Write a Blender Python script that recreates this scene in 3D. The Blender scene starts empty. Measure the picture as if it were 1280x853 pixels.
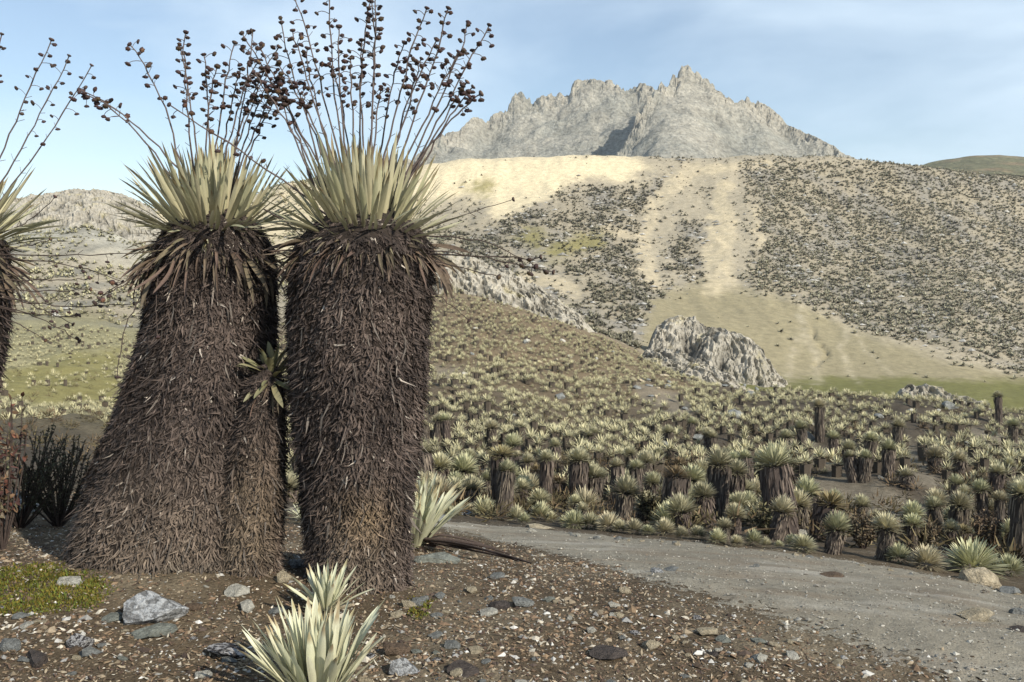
import bpy, math, random
import numpy as np
from mathutils import Matrix, Vector, Quaternion

# ------------------------------------------------------------------ camera, sky, sun, exposure
R = math.radians
rng = np.random.default_rng(7)
random.seed(7)
scene = bpy.context.scene
col = scene.collection
F, CX, CY = 1108.0, 640.0, 426.5           # focal length and centre in photo pixels
PITCH = R(3.43)
CAMZ = 1.6
cam = bpy.data.cameras.new('camera')
cam.sensor_width = 36.0
cam.lens = 36.0 * F / 1280.0
cam.clip_start = 0.05
cam.clip_end = 6000
camo = bpy.data.objects.new('camera', cam)
camo.location = (0, 0, CAMZ)
camo.rotation_euler = (R(90) - PITCH, 0, 0)
col.objects.link(camo)
scene.camera = camo

SUN_EL = R(33)
SUN_H = (0.70, -0.714)                      # the sun stands behind the camera, to the right
world = bpy.data.worlds.new('World')
scene.world = world
world.use_nodes = True
wn, wl = world.node_tree.nodes, world.node_tree.links
wn.clear()
w_out = wn.new('ShaderNodeOutputWorld')
w_bg = wn.new('ShaderNodeBackground'); w_bg.inputs['Strength'].default_value = 0.122
w_sky = wn.new('ShaderNodeTexSky'); w_sky.sky_type = 'NISHITA'
w_sky.sun_disc = False
w_sky.sun_elevation = SUN_EL
w_sky.sun_rotation = math.atan2(SUN_H[0], SUN_H[1])
w_sky.altitude = 600; w_sky.air_density = 1.15; w_sky.dust_density = 0.4; w_sky.ozone_density = 0.7
w_tc = wn.new('ShaderNodeTexCoord')
w_map = wn.new('ShaderNodeMapping'); w_map.inputs['Scale'].default_value = (1.0, 1.0, 3.2)
w_map.inputs['Location'].default_value = (5.2, 0.7, 1.4)
w_n = wn.new('ShaderNodeTexNoise'); w_n.inputs['Scale'].default_value = 2.3
w_n.inputs['Detail'].default_value = 7; w_n.inputs['Roughness'].default_value = 0.52; w_n.inputs['Distortion'].default_value = 0.35
w_r = wn.new('ShaderNodeValToRGB')
w_r.color_ramp.elements[0].position = 0.43; w_r.color_ramp.elements[0].color = (.08, .08, .08, 1)
w_r.color_ramp.elements[1].position = 0.78; w_r.color_ramp.elements[1].color = (1, 1, 1, 1)
w_m = wn.new('ShaderNodeMixRGB'); w_m.inputs['Color2'].default_value = (5.7, 6.9, 8.0, 1)
wl.new(w_tc.outputs['Generated'], w_map.inputs['Vector'])
wl.new(w_map.outputs['Vector'], w_n.inputs['Vector'])
wl.new(w_n.outputs['Fac'], w_r.inputs['Fac'])
wl.new(w_r.outputs['Color'], w_m.inputs['Fac'])
wl.new(w_sky.outputs['Color'], w_m.inputs['Color1'])
wl.new(w_m.outputs['Color'], w_bg.inputs['Color'])
wl.new(w_bg.outputs['Background'], w_out.inputs['Surface'])

sl = bpy.data.lights.new('sun', 'SUN')
sl.energy = 5.0; sl.angle = R(0.55); sl.color = (1.0, 0.93, 0.80)
so = bpy.data.objects.new('sun', sl)
sd = Vector((SUN_H[0] * math.cos(SUN_EL), SUN_H[1] * math.cos(SUN_EL), math.sin(SUN_EL))).normalized()
so.rotation_euler = sd.to_track_quat('Z', 'Y').to_euler()
so.location = (20, -30, 30)
col.objects.link(so)

vs = scene.view_settings
vs.view_transform = 'Standard'; vs.look = 'None'; vs.exposure = 0.28; vs.gamma = 1.0
scene.cycles.use_denoising = True
scene.cycles.max_bounces = 6

# ------------------------------------------------------------------ helpers: pixels and noise
cp, sp = math.cos(PITCH), math.sin(PITCH)

def P(px, py, Y):
    """photo pixel at depth Y -> world point (arrays welcome)"""
    cx = (np.asarray(px, float) - CX) / F; cy = (CY - np.asarray(py, float)) / F
    dy = cp + cy * sp; dz = -sp + cy * cp
    s = Y / dy
    return np.stack(np.broadcast_arrays(cx * s, Y + 0 * s, CAMZ + dz * s), -1)

def proj(X, Y, Z):
    zz = Z - CAMZ
    d = np.maximum(Y * cp - zz * sp, 1e-3); h = Y * sp + zz * cp
    return CX + F * X / d, CY - F * h / d

def smooth(a, b, x):
    t = np.clip((np.asarray(x, float) - a) / (b - a), 0, 1)
    return t * t * (3 - 2 * t)

_perm = np.random.default_rng(3).permutation(512)
_perm = np.concatenate([_perm, _perm, _perm])
_ang = np.random.default_rng(4).uniform(0, 2 * np.pi, 512)
_gx, _gy = np.cos(_ang), np.sin(_ang)

def perlin(x, y):
    x = np.asarray(x, float); y = np.asarray(y, float)
    xi = np.floor(x).astype(int); yi = np.floor(y).astype(int)
    xf = x - xi; yf = y - yi
    u = xf * xf * xf * (xf * (xf * 6 - 15) + 10); v = yf * yf * yf * (yf * (yf * 6 - 15) + 10)
    def g(i, j):
        h = _perm[(_perm[(xi + i) & 511] + yi + j) & 511]
        return _gx[h] * (xf - i) + _gy[h] * (yf - j)
    a = g(0, 0); b = g(1, 0); c = g(0, 1); d = g(1, 1)
    return ((a + (b - a) * u) + ((c + (d - c) * u) - (a + (b - a) * u)) * v) * 1.5

def fbm(x, y, o=4, rough=0.5):
    s = 0; a = 1.0; t = 0; f = 1.0
    for i in range(o):
        s = s + a * perlin(np.asarray(x) * f + 17.3 * i, np.asarray(y) * f - 9.1 * i); t += a; a *= rough; f *= 2.03
    return s / t

def ridged(x, y, o=4, rough=0.55):
    s = 0; a = 1.0; t = 0; f = 1.0
    for i in range(o):
        s = s + a * (1 - 2 * np.abs(perlin(np.asarray(x) * f + 31.7 * i, np.asarray(y) * f + 5.9 * i))); t += a; a *= rough; f *= 2.07
    return s / t

def pchip(xs, ys, x):
    xs = np.asarray(xs, float); ys = np.asarray(ys, float); x = np.clip(x, xs[0], xs[-1])
    h = np.diff(xs); d = np.diff(ys) / h
    m = np.zeros_like(ys); m[0] = d[0]; m[-1] = d[-1]
    for i in range(1, len(xs) - 1):
        if d[i - 1] * d[i] > 0:
            w1 = 2 * h[i] + h[i - 1]; w2 = h[i] + 2 * h[i - 1]
            m[i] = (w1 + w2) / (w1 / d[i - 1] + w2 / d[i])
    k = np.clip(np.searchsorted(xs, x, 'right') - 1, 0, len(xs) - 2)
    t = (x - xs[k]) / h[k]
    return ((1 + 2 * t) * (1 - t) ** 2 * ys[k] + t * (1 - t) ** 2 * h[k] * m[k]
            + t * t * (3 - 2 * t) * ys[k + 1] + t * t * (t - 1) * h[k] * m[k + 1])

def inpoly(px, py, poly):
    r = np.zeros(np.shape(px), bool); n = len(poly)
    for i in range(n):
        x0, y0 = poly[i]; x1, y1 = poly[(i + 1) % n]
        c = ((y0 > py) != (y1 > py)) & (px < (x1 - x0) * (py - y0) / ((y1 - y0) or 1e-9) + x0)
        r ^= c
    return r

def softpoly(px, py, poly, r=5):
    a = 0.0
    for k in range(10):
        rr = r * math.sqrt((k + .5) / 10)
        a = a + inpoly(px + rr * math.cos(k * 2.4), py + rr * math.sin(k * 2.4), poly)
    return a / 10.0

# ------------------------------------------------------------------ helpers: meshes, objects, materials
def fast_mesh(name, V, Fc, cols=None, smooth_shade=True, attrs=None):
    """V (n,3), Fc (m,k) index array"""
    V = np.ascontiguousarray(V, np.float32); Fc = np.ascontiguousarray(Fc, np.int32)
    me = bpy.data.meshes.new(name)
    m, k = Fc.shape
    me.vertices.add(len(V)); me.vertices.foreach_set('co', V.ravel())
    me.loops.add(m * k); me.loops.foreach_set('vertex_index', Fc.ravel())
    me.polygons.add(m); me.polygons.foreach_set('loop_start', np.arange(0, m * k, k, dtype=np.int32))
    me.polygons.foreach_set('use_smooth', np.full(m, smooth_shade))
    if cols is not None:
        ca = me.color_attributes.new('Col', 'FLOAT_COLOR', 'POINT')
        c4 = np.ones((len(V), 4), np.float32); c4[:, :3] = cols
        ca.data.foreach_set('color', c4.ravel())
    for an, av in (attrs or {}).items():
        at = me.attributes.new(an, 'FLOAT', 'POINT')
        at.data.foreach_set('value', np.ascontiguousarray(av, np.float32))
    me.update(calc_edges=True)
    return me

def obj(name, me, mat=None, parent=None, loc=None, label=None, cat=None, group=None, kind=None):
    o = bpy.data.objects.new(name, me)
    if mat is not None and me is not None and not me.materials:
        me.materials.append(mat)
    col.objects.link(o)
    if parent is not None: o.parent = parent
    if loc is not None: o.location = loc
    tag(o, label, cat, group, kind)
    return o

def tag(o, label=None, cat=None, group=None, kind=None):
    if label: o['label'] = label
    if cat: o['category'] = cat
    if group: o['group'] = group
    if kind: o['kind'] = kind
    return o

def empty(name, loc, label, cat, group=None):
    o = obj(name, None, loc=loc, label=label, cat=cat, group=group)
    o.empty_display_size = 0.1
    return o

def grid_faces(nr, nc):
    i = np.arange((nr - 1) * (nc - 1)); r = i // (nc - 1); c = i % (nc - 1)
    a = r * nc + c
    return np.stack([a, a + 1, a + nc + 1, a + nc], 1)

def join(parts):
    """[(V, F, C)] with same polygon size -> one"""
    Vs, Fs, Cs, n = [], [], [], 0
    for V, Fc, C in parts:
        Vs.append(V); Fs.append(Fc + n); Cs.append(C); n += len(V)
    return np.concatenate(Vs), np.concatenate(Fs), np.concatenate(Cs)

def blades(Pb, D, S, B, L, W, nseg=3, prof='lance', fold=0.0, colr=None, tipcol=None):
    """many leaf blades at once: base points, direction, side vector, bend vector, length, half width"""
    n = len(Pb); t = np.linspace(0, 1, nseg + 1)
    if prof == 'lance': w = np.sin(np.pi * (0.16 + 0.82 * t)) ** 0.8
    elif prof == 'strap': w = np.where(t < 0.7, 0.62 + 0.38 * np.sin(np.pi * t / 1.4), np.clip((1 - t) / 0.3, 0, 1) ** 0.75)
    else: w = 1 - 0.9 * t
    w = np.maximum(w, 0.03)
    L = np.asarray(L)[:, None, None]; W = np.asarray(W)[:, None, None]
    c = Pb[:, None, :] + L * (t[None, :, None] * D[:, None, :] + (t ** 2)[None, :, None] * B[:, None, :])
    off = W * w[None, :, None] * S[:, None, :]
    if fold:
        Nn = np.cross(S, D); k = 3
        up = W * w[None, :, None] * Nn[:, None, :] * fold
        V = np.stack([c - off + up, c - up * 0.3, c + off + up], 2)
    else:
        k = 2; V = np.stack([c - off, c + off], 2)
    V = V.reshape(-1, 3)
    base = (np.arange(n) * (nseg + 1) * k)[:, None, None] + (np.arange(nseg) * k)[None, :, None]
    q = [base + np.array([[[j, j + 1, j + 1 + k, j + k]]]) for j in range(k - 1)]
    Fc = np.concatenate([x.reshape(-1, 4) for x in q])
    C = None
    if colr is not None:
        if tipcol is None: tipcol = colr
        C = colr[:, None, :] * (1 - t[None, :, None]) + tipcol[:, None, :] * t[None, :, None]
        C = np.repeat(C[:, :, None, :], k, 2).reshape(-1, 3)
    return V, Fc, C

def unit(a):
    return a / np.maximum(np.linalg.norm(a, axis=-1, keepdims=True), 1e-9)

def tube(pts, rad, sides=5):
    pts = np.asarray(pts, float); n = len(pts); rad = np.broadcast_to(rad, (n,))
    T = unit(np.gradient(pts, axis=0))
    ref = np.array([0.3, 1, 0.2]) if abs(T[0][1]) < 0.8 else np.array([1, 0.1, 0.2])
    A = unit(np.cross(T, ref)); Bn = np.cross(T, A)
    a = np.arange(sides) * 2 * np.pi / sides
    V = pts[:, None, :] + rad[:, None, None] * (np.cos(a)[None, :, None] * A[:, None, :] + np.sin(a)[None, :, None] * Bn[:, None, :])
    i = np.arange(n - 1)[:, None]; j = np.arange(sides)[None, :]; j2 = (j + 1) % sides
    Fc = np.stack([i * sides + j, i * sides + j2, (i + 1) * sides + j2, (i + 1) * sides + j], -1).reshape(-1, 4)
    return V.reshape(-1, 3), Fc

def bez(a, b, c, n):
    t = np.linspace(0, 1, n)[:, None]
    a, b, c = map(np.asarray, (a, b, c))
    return (1 - t) ** 2 * a + 2 * t * (1 - t) * b + t * t * c

def material(name, base=None, rough=0.85, attr=False, n_scale=20, n_amt=0.35, n_detail=6, bump=0.0, bump_scale=60,
             rnd=0.0, translucent=0.0, spec=0.25, coords='Object', tint=None, n2_scale=None, n2_amt=0.3, stretch=None, bdist=0.02, n3=None):
    m = bpy.data.materials.new(name); m.use_nodes = True
    nt = m.node_tree; N = nt.nodes; Lk = nt.links
    b = N['Principled BSDF']; b.inputs['Roughness'].default_value = rough
    b.inputs['Specular IOR Level'].default_value = spec
    if attr:
        a = N.new('ShaderNodeAttribute'); a.attribute_name = 'Col'; src = a.outputs['Color']
    else:
        a = N.new('ShaderNodeRGB'); a.outputs[0].default_value = (*base, 1); src = a.outputs[0]
    tc = N.new('ShaderNodeTexCoord'); vec = tc.outputs[coords]
    if stretch:
        mp = N.new('ShaderNodeMapping'); mp.inputs['Scale'].default_value = stretch
        Lk.new(vec, mp.inputs['Vector']); vec = mp.outputs['Vector']
    def vary(src, scale, amt, detail):
        nz = N.new('ShaderNodeTexNoise'); nz.inputs['Scale'].default_value = scale; nz.inputs['Detail'].default_value = detail
        nz.inputs['Roughness'].default_value = 0.62
        Lk.new(vec, nz.inputs['Vector'])
        mr = N.new('ShaderNodeMapRange'); mr.inputs['From Min'].default_value = 0.3; mr.inputs['From Max'].default_value = 0.7
        mr.inputs['To Min'].default_value = 1 - amt; mr.inputs['To Max'].default_value = 1 + amt
        Lk.new(nz.outputs['Fac'], mr.inputs['Value'])
        vm = N.new('ShaderNodeVectorMath'); vm.operation = 'SCALE'
        Lk.new(src, vm.inputs[0]); Lk.new(mr.outputs[0], vm.inputs['Scale'])
        return vm.outputs[0]
    if n_amt: src = vary(src, n_scale, n_amt, n_detail)
    if n2_scale: src = vary(src, n2_scale, n2_amt, 4)
    if n3: src = vary(src, n3, .2, 7)
    if rnd:
        oi = N.new('ShaderNodeObjectInfo')
        hs = N.new('ShaderNodeHueSaturation')
        m1 = N.new('ShaderNodeMapRange'); m1.inputs['To Min'].default_value = 1 - rnd; m1.inputs['To Max'].default_value = 1 + rnd * 0.8
        Lk.new(oi.outputs['Random'], m1.inputs['Value']); Lk.new(m1.outputs[0], hs.inputs['Value'])
        m2 = N.new('ShaderNodeMath'); m2.operation = 'MULTIPLY'; m2.inputs[1].default_value = 7.31
        m3 = N.new('ShaderNodeMath'); m3.operation = 'FRACT'
        m4 = N.new('ShaderNodeMapRange'); m4.inputs['To Min'].default_value = 0.5 - 0.035 * min(1, rnd * 3); m4.inputs['To Max'].default_value = 0.5 + 0.03 * min(1, rnd * 3)
        Lk.new(oi.outputs['Random'], m2.inputs[0]); Lk.new(m2.outputs[0], m3.inputs[0]); Lk.new(m3.outputs[0], m4.inputs['Value'])
        Lk.new(m4.outputs[0], hs.inputs['Hue'])
        Lk.new(src, hs.inputs['Color']); src = hs.outputs['Color']
    Lk.new(src, b.inputs['Base Color'])
    if bump:
        nb = N.new('ShaderNodeTexNoise'); nb.inputs['Scale'].default_value = bump_scale; nb.inputs['Detail'].default_value = 8
        nb.inputs['Roughness'].default_value = 0.65
        Lk.new(vec, nb.inputs['Vector'])
        bp = N.new('ShaderNodeBump'); bp.inputs['Strength'].default_value = bump; bp.inputs['Distance'].default_value = bdist
        Lk.new(nb.outputs['Fac'], bp.inputs['Height']); Lk.new(bp.outputs[0], b.inputs['Normal'])
    if translucent:
        out = N['Material Output']
        tr = N.new('ShaderNodeBsdfTranslucent'); Lk.new(src, tr.inputs['Color'])
        mx = N.new('ShaderNodeMixShader'); mx.inputs[0].default_value = translucent
        Lk.new(b.outputs[0], mx.inputs[1]); Lk.new(tr.outputs[0], mx.inputs[2]); Lk.new(mx.outputs[0], out.inputs['Surface'])
    return m

M = {}
M['ground'] = material('ground_soil', attr=True, rough=0.95, n_scale=9, n_amt=0.32, n2_scale=90, n2_amt=0.4, n3=0.8, bump=0.7, bump_scale=45, bdist=0.03, spec=0.1)
M['gravel'] = material('gravel_bits', attr=True, rough=0.9, n_scale=120, n_amt=0.2, spec=0.15)
M['thatch'] = material('dead_leaf_thatch', attr=True, rough=0.8, n_amt=0.15, n_scale=60, spec=0.3)
M['core'] = material('trunk_core', (0.028, 0.021, 0.017), rough=0.95, n_scale=30, n_amt=0.4)
M['leaf'] = material('live_leaf', attr=True, rough=0.6, n_scale=14, n_amt=0.12, rnd=0.14, translucent=0.16, spec=0.35, stretch=(6, 6, 0.7))
M['deadleaf'] = material('dead_leaf', attr=True, rough=0.8, n_scale=25, n_amt=0.3, rnd=0.3, spec=0.2)
M['stalk'] = material('flower_stalk', (0.105, 0.082, 0.075), rough=0.75, n_scale=60, n_amt=0.3)
M['drystalk'] = material('dry_stalk', (0.055, 0.040, 0.034), rough=0.8, n_scale=60, n_amt=0.35)
M['head'] = material('seed_head', attr=True, rough=0.85, n_scale=90, n_amt=0.35, rnd=0.3, bump=0.6, bump_scale=220, bdist=0.004)
M['midleaf'] = material('slope_rosette', attr=True, rough=0.7, n_amt=0.15, n_scale=9, rnd=0.2, translucent=0.1, spec=0.25)
M['midtrunk'] = material('slope_trunk', attr=True, rough=0.9, n_amt=0.3, n_scale=14, rnd=0.15)
M['stuff'] = material('far_plants', attr=True, rough=0.9, n_amt=0.2, n_scale=3, spec=0.1)
M['rock'] = material('far_rock', attr=True, rough=0.92, n_scale=0.35, n_amt=0.25, n2_scale=2.2, n2_amt=0.25, bump=0.9, bump_scale=0.9, bdist=0.6, spec=0.15)
M['mountain'] = material('mountain_rock', attr=True, rough=0.95, n_scale=0.05, n_amt=0.2, n2_scale=0.35, n2_amt=0.38, bump=1.0, bump_scale=0.16, bdist=4.0, spec=0.1)

# ------------------------------------------------------------------ terrain: depth and picture height along rays give the lie of the land
COLS = {
 -400: (.10, .05, [(9.5, 600), (14, 560), (25, 530), (45, 500), (80, 450), (130, 385), (180, 330), (215, 290), (240, 262)]),
 0:    (.10, .05, [(9.5, 600), (14, 560), (25, 530), (45, 500), (80, 450), (130, 385), (180, 330), (215, 288), (240, 260)]),
 100:  (.10, .05, [(9.5, 610), (14, 570), (25, 535), (45, 505), (80, 450), (130, 385), (180, 330), (215, 280), (240, 242)]),
 170:  (.08, .04, [(9.3, 630), (18, 580), (45, 515), (80, 460), (130, 400), (180, 345), (215, 300), (245, 250)]),
 230:  (.08, .03, [(9.2, 640), (18, 590), (40, 530), (75, 475), (125, 405), (180, 350), (230, 310), (265, 262)]),
 345:  (.08, .01, [(9, 645), (18, 598), (40, 535), (70, 480), (120, 410), (180, 350), (250, 300), (330, 236)]),
 540:  (.06, .00, [(9, 655), (18, 610), (35, 527), (60, 455), (85, 405), (105, 372), (125, 352), (140, 356), (170, 342), (230, 300), (290, 250), (330, 206)]),
 640:  (.05, -.01, [(9, 663), (18, 610), (35, 530), (60, 465), (85, 415), (105, 390), (120, 372), (140, 382), (165, 370), (230, 300), (290, 240), (330, 198)]),
 740:  (.03, -.02, [(9, 668), (18, 612), (35, 540), (60, 482), (85, 442), (110, 420), (140, 412), (170, 380), (230, 310), (290, 240), (330, 196)]),
 850:  (.0, -.05, [(8.6, 676), (18, 612), (32, 552), (55, 500), (75, 478), (100, 468), (130, 452), (170, 395), (230, 320), (290, 245), (330, 199)]),
 930:  (-.02, -.08, [(8.3, 684), (17, 617), (30, 557), (50, 508), (65, 492), (90, 496), (120, 482), (135, 470), (170, 405), (230, 320), (290, 240), (330, 197)]),
 1050: (-.05, -.12, [(8, 698), (16, 628), (28, 564), (45, 514), (55, 502), (75, 517), (110, 494), (140, 477), (170, 425), (230, 340), (290, 255), (330, 198)]),
 1200: (-.08, -.17, [(7.6, 720), (15, 648), (26, 574), (42, 527), (52, 512), (70, 532), (110, 504), (140, 483), (170, 435), (230, 350), (290, 270), (330, 216)]),
 1290: (-.1, -.2, [(7.4, 738), (15, 660), (26, 588), (42, 542), (52, 528), (70, 548), (110, 513), (140, 491), (170, 455), (230, 370), (290, 285), (335, 224)]),
 1700: (-.12, -.25, [(7.4, 745), (15, 665), (26, 592), (42, 545), (52, 530), (70, 550), (110, 515), (140, 493), (170, 455), (230, 370), (290, 285), (335, 228)]),
}
YG = np.exp(np.linspace(math.log(2.0), math.log(440), 900))
cu, cz = [], []
for px, (za, zb, pts) in COLS.items():
    ys = [2.0, 3.0, 4.3]; zs = [za + .03, za, zb]
    for Y, py in pts:
        ys.append(Y); zs.append(float(P(px, py, Y)[2]))
    top = ys[-1]
    ys += [top + 20, 440]; zs += [zs[-1] - 3.5, zs[-1] - 45]
    cu.append((px - CX) / F); cz.append(pchip(np.log(ys), zs, np.log(YG)))
cz = np.array(cz)
UG = np.linspace(cu[0], cu[-1], 380)
TAB = np.array([pchip(cu, cz[:, k], UG) for k in range(len(YG))])       # [Y, u]
for _ in range(6):
    TAB[:, 1:-1] = (TAB[:, :-2] + 2 * TAB[:, 1:-1] + TAB[:, 2:]) / 4
    TAB[1:-1] = (TAB[:-2] + 2 * TAB[1:-1] + TAB[2:]) / 4

def H(X, Y, detail=True):
    X = np.asarray(X, float); Y = np.asarray(Y, float)
    Yc = np.maximum(Y, 3.0)
    u = np.clip(X / Yc, UG[0], UG[-1] - 1e-6)
    a = (u - UG[0]) / (UG[1] - UG[0]); b = np.clip((np.log(Yc) - math.log(2.0)) / (math.log(440) - math.log(2.0)) * (len(YG) - 1), 0, len(YG) - 1.001)
    i = np.clip(a.astype(int), 0, len(UG) - 2); j = b.astype(int); a = a - i; b = b - j
    z = (TAB[j, i] * (1 - a) + TAB[j, i + 1] * a) * (1 - b) + (TAB[j + 1, i] * (1 - a) + TAB[j + 1, i + 1] * a) * b
    z = z + 0.17 * np.exp(-(((X + 1.85) / 0.95) ** 2 + ((Y - 4.85) / 0.7) ** 2))       # low mound under the broad plant
    if detail:
        near = 1 - smooth(9, 14, Y)
        z = z + near * (0.018 * fbm(X * 2.2, Y * 2.2, 3) + 0.008 * fbm(X * 11, Y * 11, 3))
        mid = smooth(8, 25, Y) * (1 - smooth(110, 150, Y))
        z = z + mid * ((0.55 + .45 * smooth(12, 20, Y) * (1 - smooth(45, 70, Y))) * fbm(X * 0.13 + 3, Y * 0.13, 4) + 0.13 * fbm(X * .8, Y * .8, 3) + .45 * smooth(45, 65, Y) * ridged(X * .16 + 5, Y * .1, 3))
        far = smooth(140, 200, Y)
        z = z + far * (1.6 * fbm(X * 0.035 + 9, Y * 0.012, 4) + 0.7 * ridged(X * 0.09, Y * 0.02, 3) + 0.25 * fbm(X * .35, Y * .35, 3))
    return z

YR = np.exp(np.linspace(math.log(2.4), math.log(336), 900))
def hit(px, py):
    """where the ray through a photo pixel first meets the ground"""
    q = P(px, py, YR)
    g = H(q[:, 0], YR)
    k = np.argmax(q[:, 2] <= g)
    if q[k, 2] > g[k]: return None
    return np.array([q[k, 0], q[k, 1], g[k]])

# polygons in picture positions, laid on the land
SAND = [[(480, 196), (640, 192), (778, 190), (822, 207), (790, 226), (758, 222), (722, 224), (700, 236), (676, 250), (652, 262), (630, 276), (616, 282), (604, 254), (582, 246), (560, 252), (500, 262)]]
STREAKS = [([(866, 212), (845, 230), (820, 252), (806, 285), (802, 315), (822, 352)], 10, .7), ([(903, 236), (903, 262), (902, 290), (898, 330), (898, 356)], 13, 1.0), ([(897, 300), (898, 355)], 19, .8), ([(944, 262), (945, 292), (950, 310)], 5, .7), ([(870, 215), (925, 208), (960, 206)], 6, .7), ([(650, 345), (690, 352), (720, 366)], 9, .7), ([(760, 285), (800, 300)], 6, .6)]
def streak(px, py):
    m = 0
    for pts, w, amt in STREAKS:
        for (x0, y0), (x1, y1) in zip(pts[:-1], pts[1:]):
            t = np.clip(((px - x0) * (x1 - x0) + (py - y0) * (y1 - y0)) / ((x1 - x0) ** 2 + (y1 - y0) ** 2), 0, 1)
            d = np.hypot(px - x0 - t * (x1 - x0), py - y0 - t * (y1 - y0))
            m = np.maximum(m, amt * smooth(w * 1.25, w * .7, d))
    return m
FAN = [[(815, 372), (870, 355), (930, 360), (985, 372), (1045, 405), (1110, 425), (1170, 450), (1290, 470), (1600, 480), (1600, 500), (1280, 512), (930, 492), (860, 470), (800, 440)]]
GREEN = [[(900, 474), (1000, 478), (1100, 474), (1290, 478), (1700, 485), (1700, 560), (900, 530)]]
OLIVE = [[(670, 318), (720, 290), (760, 285), (745, 310), (700, 325)], [(640, 300), (660, 285), (690, 290), (670, 310)], [(580, 235), (600, 226), (612, 238), (596, 246)],
         [(0, 470), (60, 455), (140, 462), (150, 500), (60, 512), (0, 500)], [(60, 445), (150, 440), (160, 460), (60, 462)]]
BARE_MID = [[(790, 475), (850, 490), (870, 515), (850, 528), (800, 505)], [(540, 455), (580, 462), (590, 478), (545, 480)],
            [(1010, 600), (1075, 590), (1110, 610), (1165, 640), (1160, 665), (1060, 645), (1010, 632)], [(1130, 545), (1165, 585), (1180, 615), (1150, 610), (1120, 570)],
            [(1000, 545), (1050, 570), (1055, 595), (1000, 575)], [(1200, 530), (1280, 545), (1290, 570), (1215, 560)],
            [(570, 590), (640, 585), (660, 620), (600, 630), (565, 620)]]
DENSE = [[(545, 285), (620, 275), (700, 245), (800, 235), (830, 215), (800, 300), (800, 350), (870, 365), (810, 400), (800, 470), (700, 420), (545, 330)],
         [(925, 205), (1290, 215), (1700, 220), (1700, 470), (1290, 462), (1180, 440), (1060, 402), (980, 368), (930, 358), (952, 300), (935, 240)],
         [(835, 320), (850, 285), (885, 270), (872, 350), (850, 356)]]

def anyp(px, py, polys, r=5):
    a = 0
    for p in polys: a = np.maximum(a, softpoly(px, py, p, r))
    return a

# one sheet of ground from behind the camera to the crest of the far hillside
uc = np.concatenate([-np.geomspace(4.2, 0.68, 22)[:-1], np.linspace(-0.66, 0.66, 440), np.geomspace(0.68, 4.2, 22)[1:]])
yr = np.concatenate([np.linspace(-18, 2.2, 16)[:-1], np.linspace(2.2, 11, 180)[:-1], np.geomspace(11, 140, 165)[:-1], np.linspace(140, 336, 180)[:-1], np.linspace(336, 430, 14)])
Ug, Yg = np.meshgrid(uc, yr)
Xg = Ug * np.maximum(Yg, 4.0)
Zg = H(Xg, Yg)
pxg, pyg = proj(Xg, np.maximum(Yg, 2), Zg)
wob = fbm(Xg * 0.07, Yg * 0.07, 4)
wob2 = fbm(Xg * 0.07 + 40, Yg * 0.07 + 11, 4)
wob3 = fbm(Xg * .45, Yg * .3, 3)
pw, qw = pxg + 24 * wob + 9 * wob3, pyg + 12 * wob2 + 6 * wob3
c_near = np.array([0.098, 0.074, 0.048]); c_near2 = np.array([0.15, 0.122, 0.084])
c_mid = np.array([0.078, 0.064, 0.048]); c_hill = np.array([0.34, 0.295, 0.215])
c_sand = np.array([0.60, 0.51, 0.34]); c_scree = np.array([0.50, 0.42, 0.28]); c_fan = np.array([0.26, 0.225, 0.14])
c_green = np.array([0.15, 0.145, 0.055]); c_olive = np.array([0.21, 0.185, 0.065]); c_greyhill = np.array([0.36, 0.345, 0.29])
def mixc(A, B, t): return A * (1 - t[..., None]) + B * t[..., None]
C = np.broadcast_to(c_near, Xg.shape + (3,)).copy()
C = mixc(C, c_near2, smooth(-.1, .45, fbm(Xg * 1.3, Yg * 1.3, 4)))
C = mixc(C, c_mid, smooth(7, 11, Yg))
C = mixc(C, c_mid * np.array([2.1, 1.95, 1.65]), smooth(25, 70, Yg) * smooth(980, 800, pxg))
C = mixc(C, c_hill, smooth(95, 150, Yg))
leftside = smooth(330, 250, pxg)
C = mixc(C, np.array([0.245, 0.222, 0.128]), leftside * smooth(18, 40, Yg) * smooth(140, 110, Yg))
C = mixc(C, c_greyhill, leftside * smooth(170, 215, Yg))
C = mixc(C, np.array([.19, .18, .15]), leftside * smooth(95, 130, Yg) * smooth(-.1, .35, fbm(Xg * .13, Yg * .05 + 4, 4)) * .8)
farm = smooth(118, 135, Yg)
C = mixc(C, c_hill * 0.8, farm * anyp(pw, qw, DENSE) * 0.6)
C = mixc(C, np.array([0.235, 0.215, 0.18]), farm * anyp(pw, qw, DENSE) * smooth(-.12, .3, fbm(Xg * .09 + 30, Yg * .05, 4)) * .85)
C = mixc(C, c_fan, farm * anyp(pw, qw, FAN, 9))
C = mixc(C, c_scree, farm * streak(pxg + 16 * wob + 11 * wob3, pyg + 8 * wob2) * np.clip(.72 + .8 * wob3, .2, .95))
C = mixc(C, c_sand, farm * anyp(pw, qw, SAND, 8))
C = mixc(C, c_sand * .9, farm * smooth(180, 230, Yg) * smooth(150, 200, pxg) * smooth(560, 480, pxg) * .8)
C = mixc(C, c_green, smooth(95, 110, Yg) * smooth(168, 150, Yg) * anyp(pw, qw + 2, GREEN, 7) * smooth(-.55, .0, wob2 + .2))
C = mixc(C, c_olive, smooth(20, 40, Yg) * anyp(pw, qw, OLIVE, 7) * .8)
C = mixc(C, np.array([0.25, 0.215, 0.16]), smooth(9, 14, Yg) * smooth(115, 90, Yg) * anyp(pxg + 8 * wob, pyg + 6 * wob2, BARE_MID) * 0.55)
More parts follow.
